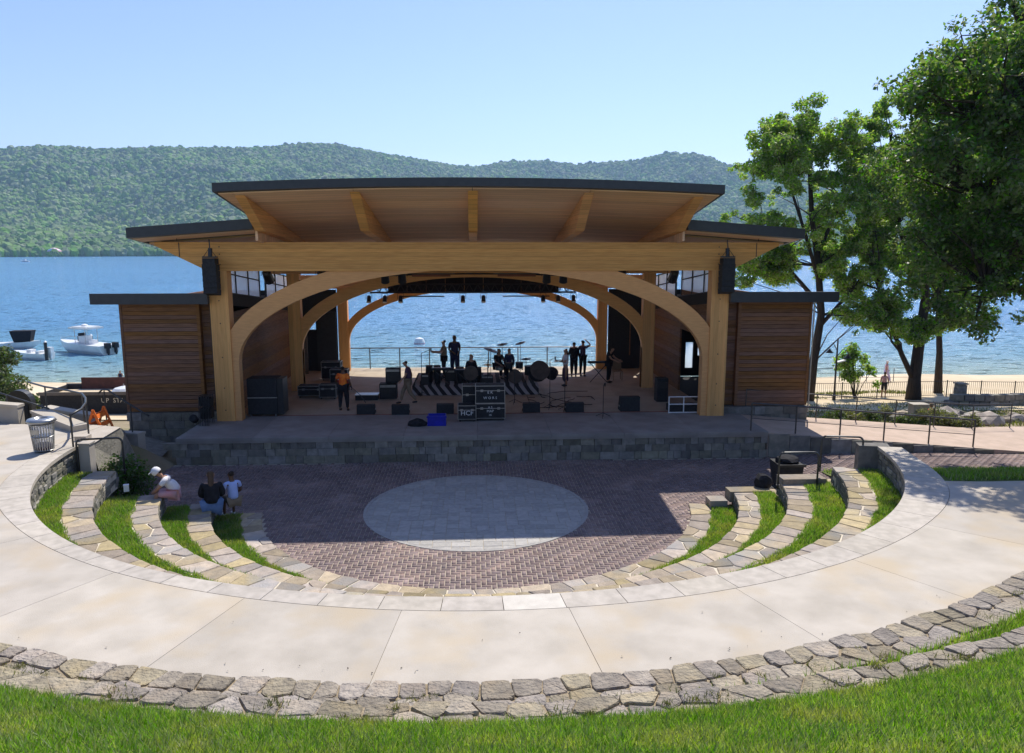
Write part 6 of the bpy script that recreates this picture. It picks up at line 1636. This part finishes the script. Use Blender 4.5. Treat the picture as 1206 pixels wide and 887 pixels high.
# ================================================================== THINGS AROUND THE BOWL
# litter bin with clear liner
t = thing('litter_bin', 'silver slatted litter bin with a clear liner on the path', 'litter bin', (-10.75, 18.9, 1.955))
bx_, by_, bz = -10.78, 18.95, 1.955
mb = MB()
for k in range(26):
    a = 2 * PI * k / 26; mb.tube([(bx_ + .215 * math.cos(a), by_ + .215 * math.sin(a), bz + .05), (bx_ + .27 * math.cos(a), by_ + .27 * math.sin(a), bz + .72)], .0125, 4)
mb.build('slats', M['graym'], t, kind='stuff')
for z, r in ((.05, .215), (.40, .245), (.72, .272)): MB().lathe([(r, z - .012), (r + .016, z), (r, z + .012)], (bx_, by_, bz), 28).build('ring', M['graym'], t)
MB().lathe([(.18, .04), (.235, .7)], (bx_, by_, bz), 24).build('liner', M['clear'], t); MB().lathe([(.19, .045), (.19, .16), (.12, .22), (.001, .2)], (bx_, by_, bz), 14).build('rubbish', M['cloth_purple'], t, smooth=True)
MB().lathe([(.275, .73), (.34, .78), (.30, .84), (.16, .86), (.155, .80)], (bx_, by_, bz), 28).build('rim', M['graym'], t, smooth=True)
MB().span(bx_ - .1, bx_ + .1, by_ - .33, by_ - .315, bz + .5, bz + .62).build('plate', M['graym'], t)
# orange A-frame
AZ = 1.42
t = thing('folding_sign', 'orange plastic folding A-frame stand on the path', 'A-frame', (-10.9, 22.2, 1.3))
for s in (-1, 1):
    for dx in (-.27, .27): MB().tube([(-11.05 + dx * .1 + s * .34, 22.35 + dx, 1.35), (-11.05 + dx * .1, 22.35 + dx, 2.35)], .035, 6).build('leg', M['orange'], t)
    for k, z in enumerate((.3, .55, .8)): f = 1 - z; MB().box(-11.05 + s * .34 * f, 22.35, 1.35 + 1.0 * z, .03, .56, .13, ry=R(-s * 19)).build('slat', M['orange'], t)
# dark arched bin
t = thing('arched_bin', 'tall dark bin with a rounded top at the left behind the wall', 'bin', (-16.9, 28.5, 0))
prof = [(-.55, 0), (.55, 0)] + [(.55 * math.cos(R(a)), 1.0 + .5 * math.sin(R(a))) for a in range(0, 181, 15)]
mb = MB(); n = len(prof); mb.v += [(-16.8 + a * .85, 28.2, .35 + b) for a, b in prof] + [(-16.8 + a * .85, 28.5, .35 + b) for a, b in prof]; mb.f += [tuple(range(n)), tuple(n + i for i in range(n))[::-1]] + [(i, n + i, n + (i + 1) % n, (i + 1) % n) for i in range(n)]
mb.build('body', M['dark'], t); MB().span(-17.15, -16.45, 28.17, 28.195, .6, 1.3).build('door', M['black'], t)
# black long container with red-brown rim and lettering
t = thing('planter_container', 'long black container with red brown rim and white lettering', 'container', (-21, 42, -1.9))
X0_, X1_, Y0_, Y1_ = -23.6, -17.4, 41.6, 44.4; ZB, ZT = -2.2, -.72
for (a, b, c, d) in ((X0_, X1_, Y0_, Y0_ + .08), (X0_, X1_, Y1_ - .08, Y1_), (X0_, X0_ + .08, Y0_ + .082, Y1_ - .082), (X1_ - .08, X1_, Y0_ + .082, Y1_ - .082)): MB().span(a, b, c, d, ZB, ZT).build('side', M['black'], t)
for (a, b, c, d) in ((X0_ - .03, X1_ + .03, Y0_ - .06, Y0_ - .002), (X0_ - .03, X1_ + .03, Y1_ + .002, Y1_ + .06)): MB().span(a, b, c, d, ZT - .12, ZT + .06).build('rim', M['wood_grey'], t)
MB().span(X0_ + .9, X1_ - .1, Y1_ - .14, Y1_ - .084, ZT - .5, ZT + .42).build('back_board', M['corten'], t)
MB().span(X0_ + .09, X1_ - .09, Y0_ + .09, Y1_ - .15, ZB + .1, ZT - .25).build('fill', M['sand'], t)
lettering('lettering', 'UP  STA', .36, M['graym'], t, (-19.75, Y0_ - .012, -1.15), (PI / 2, 0, 0))
t = thing('umbrella', 'folded pale sunshade lying in the black container', 'sunshade', (-19.6, 43, -.9)); MB().lathe([(.05, 0), (.75, .05), (.5, .3), (.05, .42)], (-19.7, 42.9, -.98), 12).build('canopy', M['hull'], t); MB().tube([(-19.7, 42.9, -.56), (-19.7, 42.9, -.45)], .03, 6).build('tip', M['graym'], t)
# black bin with bags by the hoop rail
t = thing('black_bin', 'black wheeled tub overflowing with dark bags near the right hoop rails', 'tub', (9.2, 20.4, 0))
cx_, cy_ = 8.95, 20.6
MB().add([(cx_ - .30, cy_ - .3, .25), (cx_ + .30, cy_ - .3, .25), (cx_ + .30, cy_ + .3, .25), (cx_ - .30, cy_ + .3, .25), (cx_ - .36, cy_ - .36, .93), (cx_ + .36, cy_ - .36, .93), (cx_ + .36, cy_ + .36, .93), (cx_ - .36, cy_ + .36, .93)], [(0, 3, 2, 1), (0, 1, 5, 4), (1, 2, 6, 5), (2, 3, 7, 6), (3, 0, 4, 7), (4, 5, 6, 7)]).build('body', M['black'], t)
me = rock_mesh(9, .34, .3, .14); me.materials[0] = M['cloth_black']; o = link('bag', me, t); o.matrix_basis = Matrix.Translation((cx_, cy_, 1.0))
MB().span(cx_ - .4, cx_ + .4, cy_ - .4, cy_ - .37, .88, .95).build('rim', M['dark'], t)
t = thing('red_bag', 'dark bag with a red side under the black tub', 'bag', (8.4, 20.3, 0)); MB().span(8.15, 8.6, 20.1, 20.5, .02, .32).build('body', M['black'], t); MB().span(8.34, 8.46, 20.08, 20.098, .04, .30).build('red_panel', M['red'], t)
me = rock_mesh(3, .24, .2, .24); me.materials[0] = M['cloth_black']; o = link('back_pack', me); o.location = (7.95, 19.75, .6); tag(o, 'lumpy dark backpack leaning at the end of the stone ring', 'backpack')
t = thing('shoe_box', 'small white tag on the grass near the left seat ring end', 'tag', (-8.7, 18.4, 1.0)); MB().box(-8.62, 18.45, 1.12, .12, .1, .16, rz=.4).build('body', M['white'], t); MB().box(-8.62, 18.45, 1.205, .13, .11, .01, rz=.4).build('lid', M['white'], t)

rl = random.Random(19)
V, Fq = [], []
for i in range(46):
    th = R(rl.uniform(-60, 55)); r = rl.uniform(rBorder(th) + .1, rOuter(th) - .45); x, y = polar(th, r)
    if rl.random() < .5: r = rOuter(th) - rl.uniform(.36, .6); x, y = polar(th, r)
    a = rl.uniform(0, 6.28); s_ = rl.uniform(.008, .02); k = len(V); z = 1.962
    for q in range(4): V.append((x + s_ * math.cos(a + q * 1.57) * (1 if q % 2 else .5), y + s_ * math.sin(a + q * 1.57) * (1 if q % 2 else .5), z + rl.uniform(0, .012)))
    Fq.append((k, k + 1, k + 2, k + 3))
o = link('leaf_litter', np_mesh('leaf_litter', np.array(V), np.array(Fq), M['bark'])); tag(o, 'scattered dry leaf bits and grit on the concrete path', 'leaf litter', kind='stuff')

# ================================================================== HAZE
hz = MB().span(-3900, 3900, -60, 3600, -12, 470)
hz_m = bpy.data.materials.new('haze'); hz_m.use_nodes = True
hn = hz_m.node_tree.nodes; hn.remove(hn['Principled BSDF'])
vol = hn.new('ShaderNodeVolumePrincipled'); vol.inputs['Color'].default_value = (.42, .64, 1, 1); vol.inputs['Density'].default_value = HAZE; vol.inputs['Anisotropy'].default_value = .3
hz_m.node_tree.links.new(vol.outputs[0], hn['Material Output'].inputs['Volume'])
hz.build('haze', hz_m, kind='stuff')
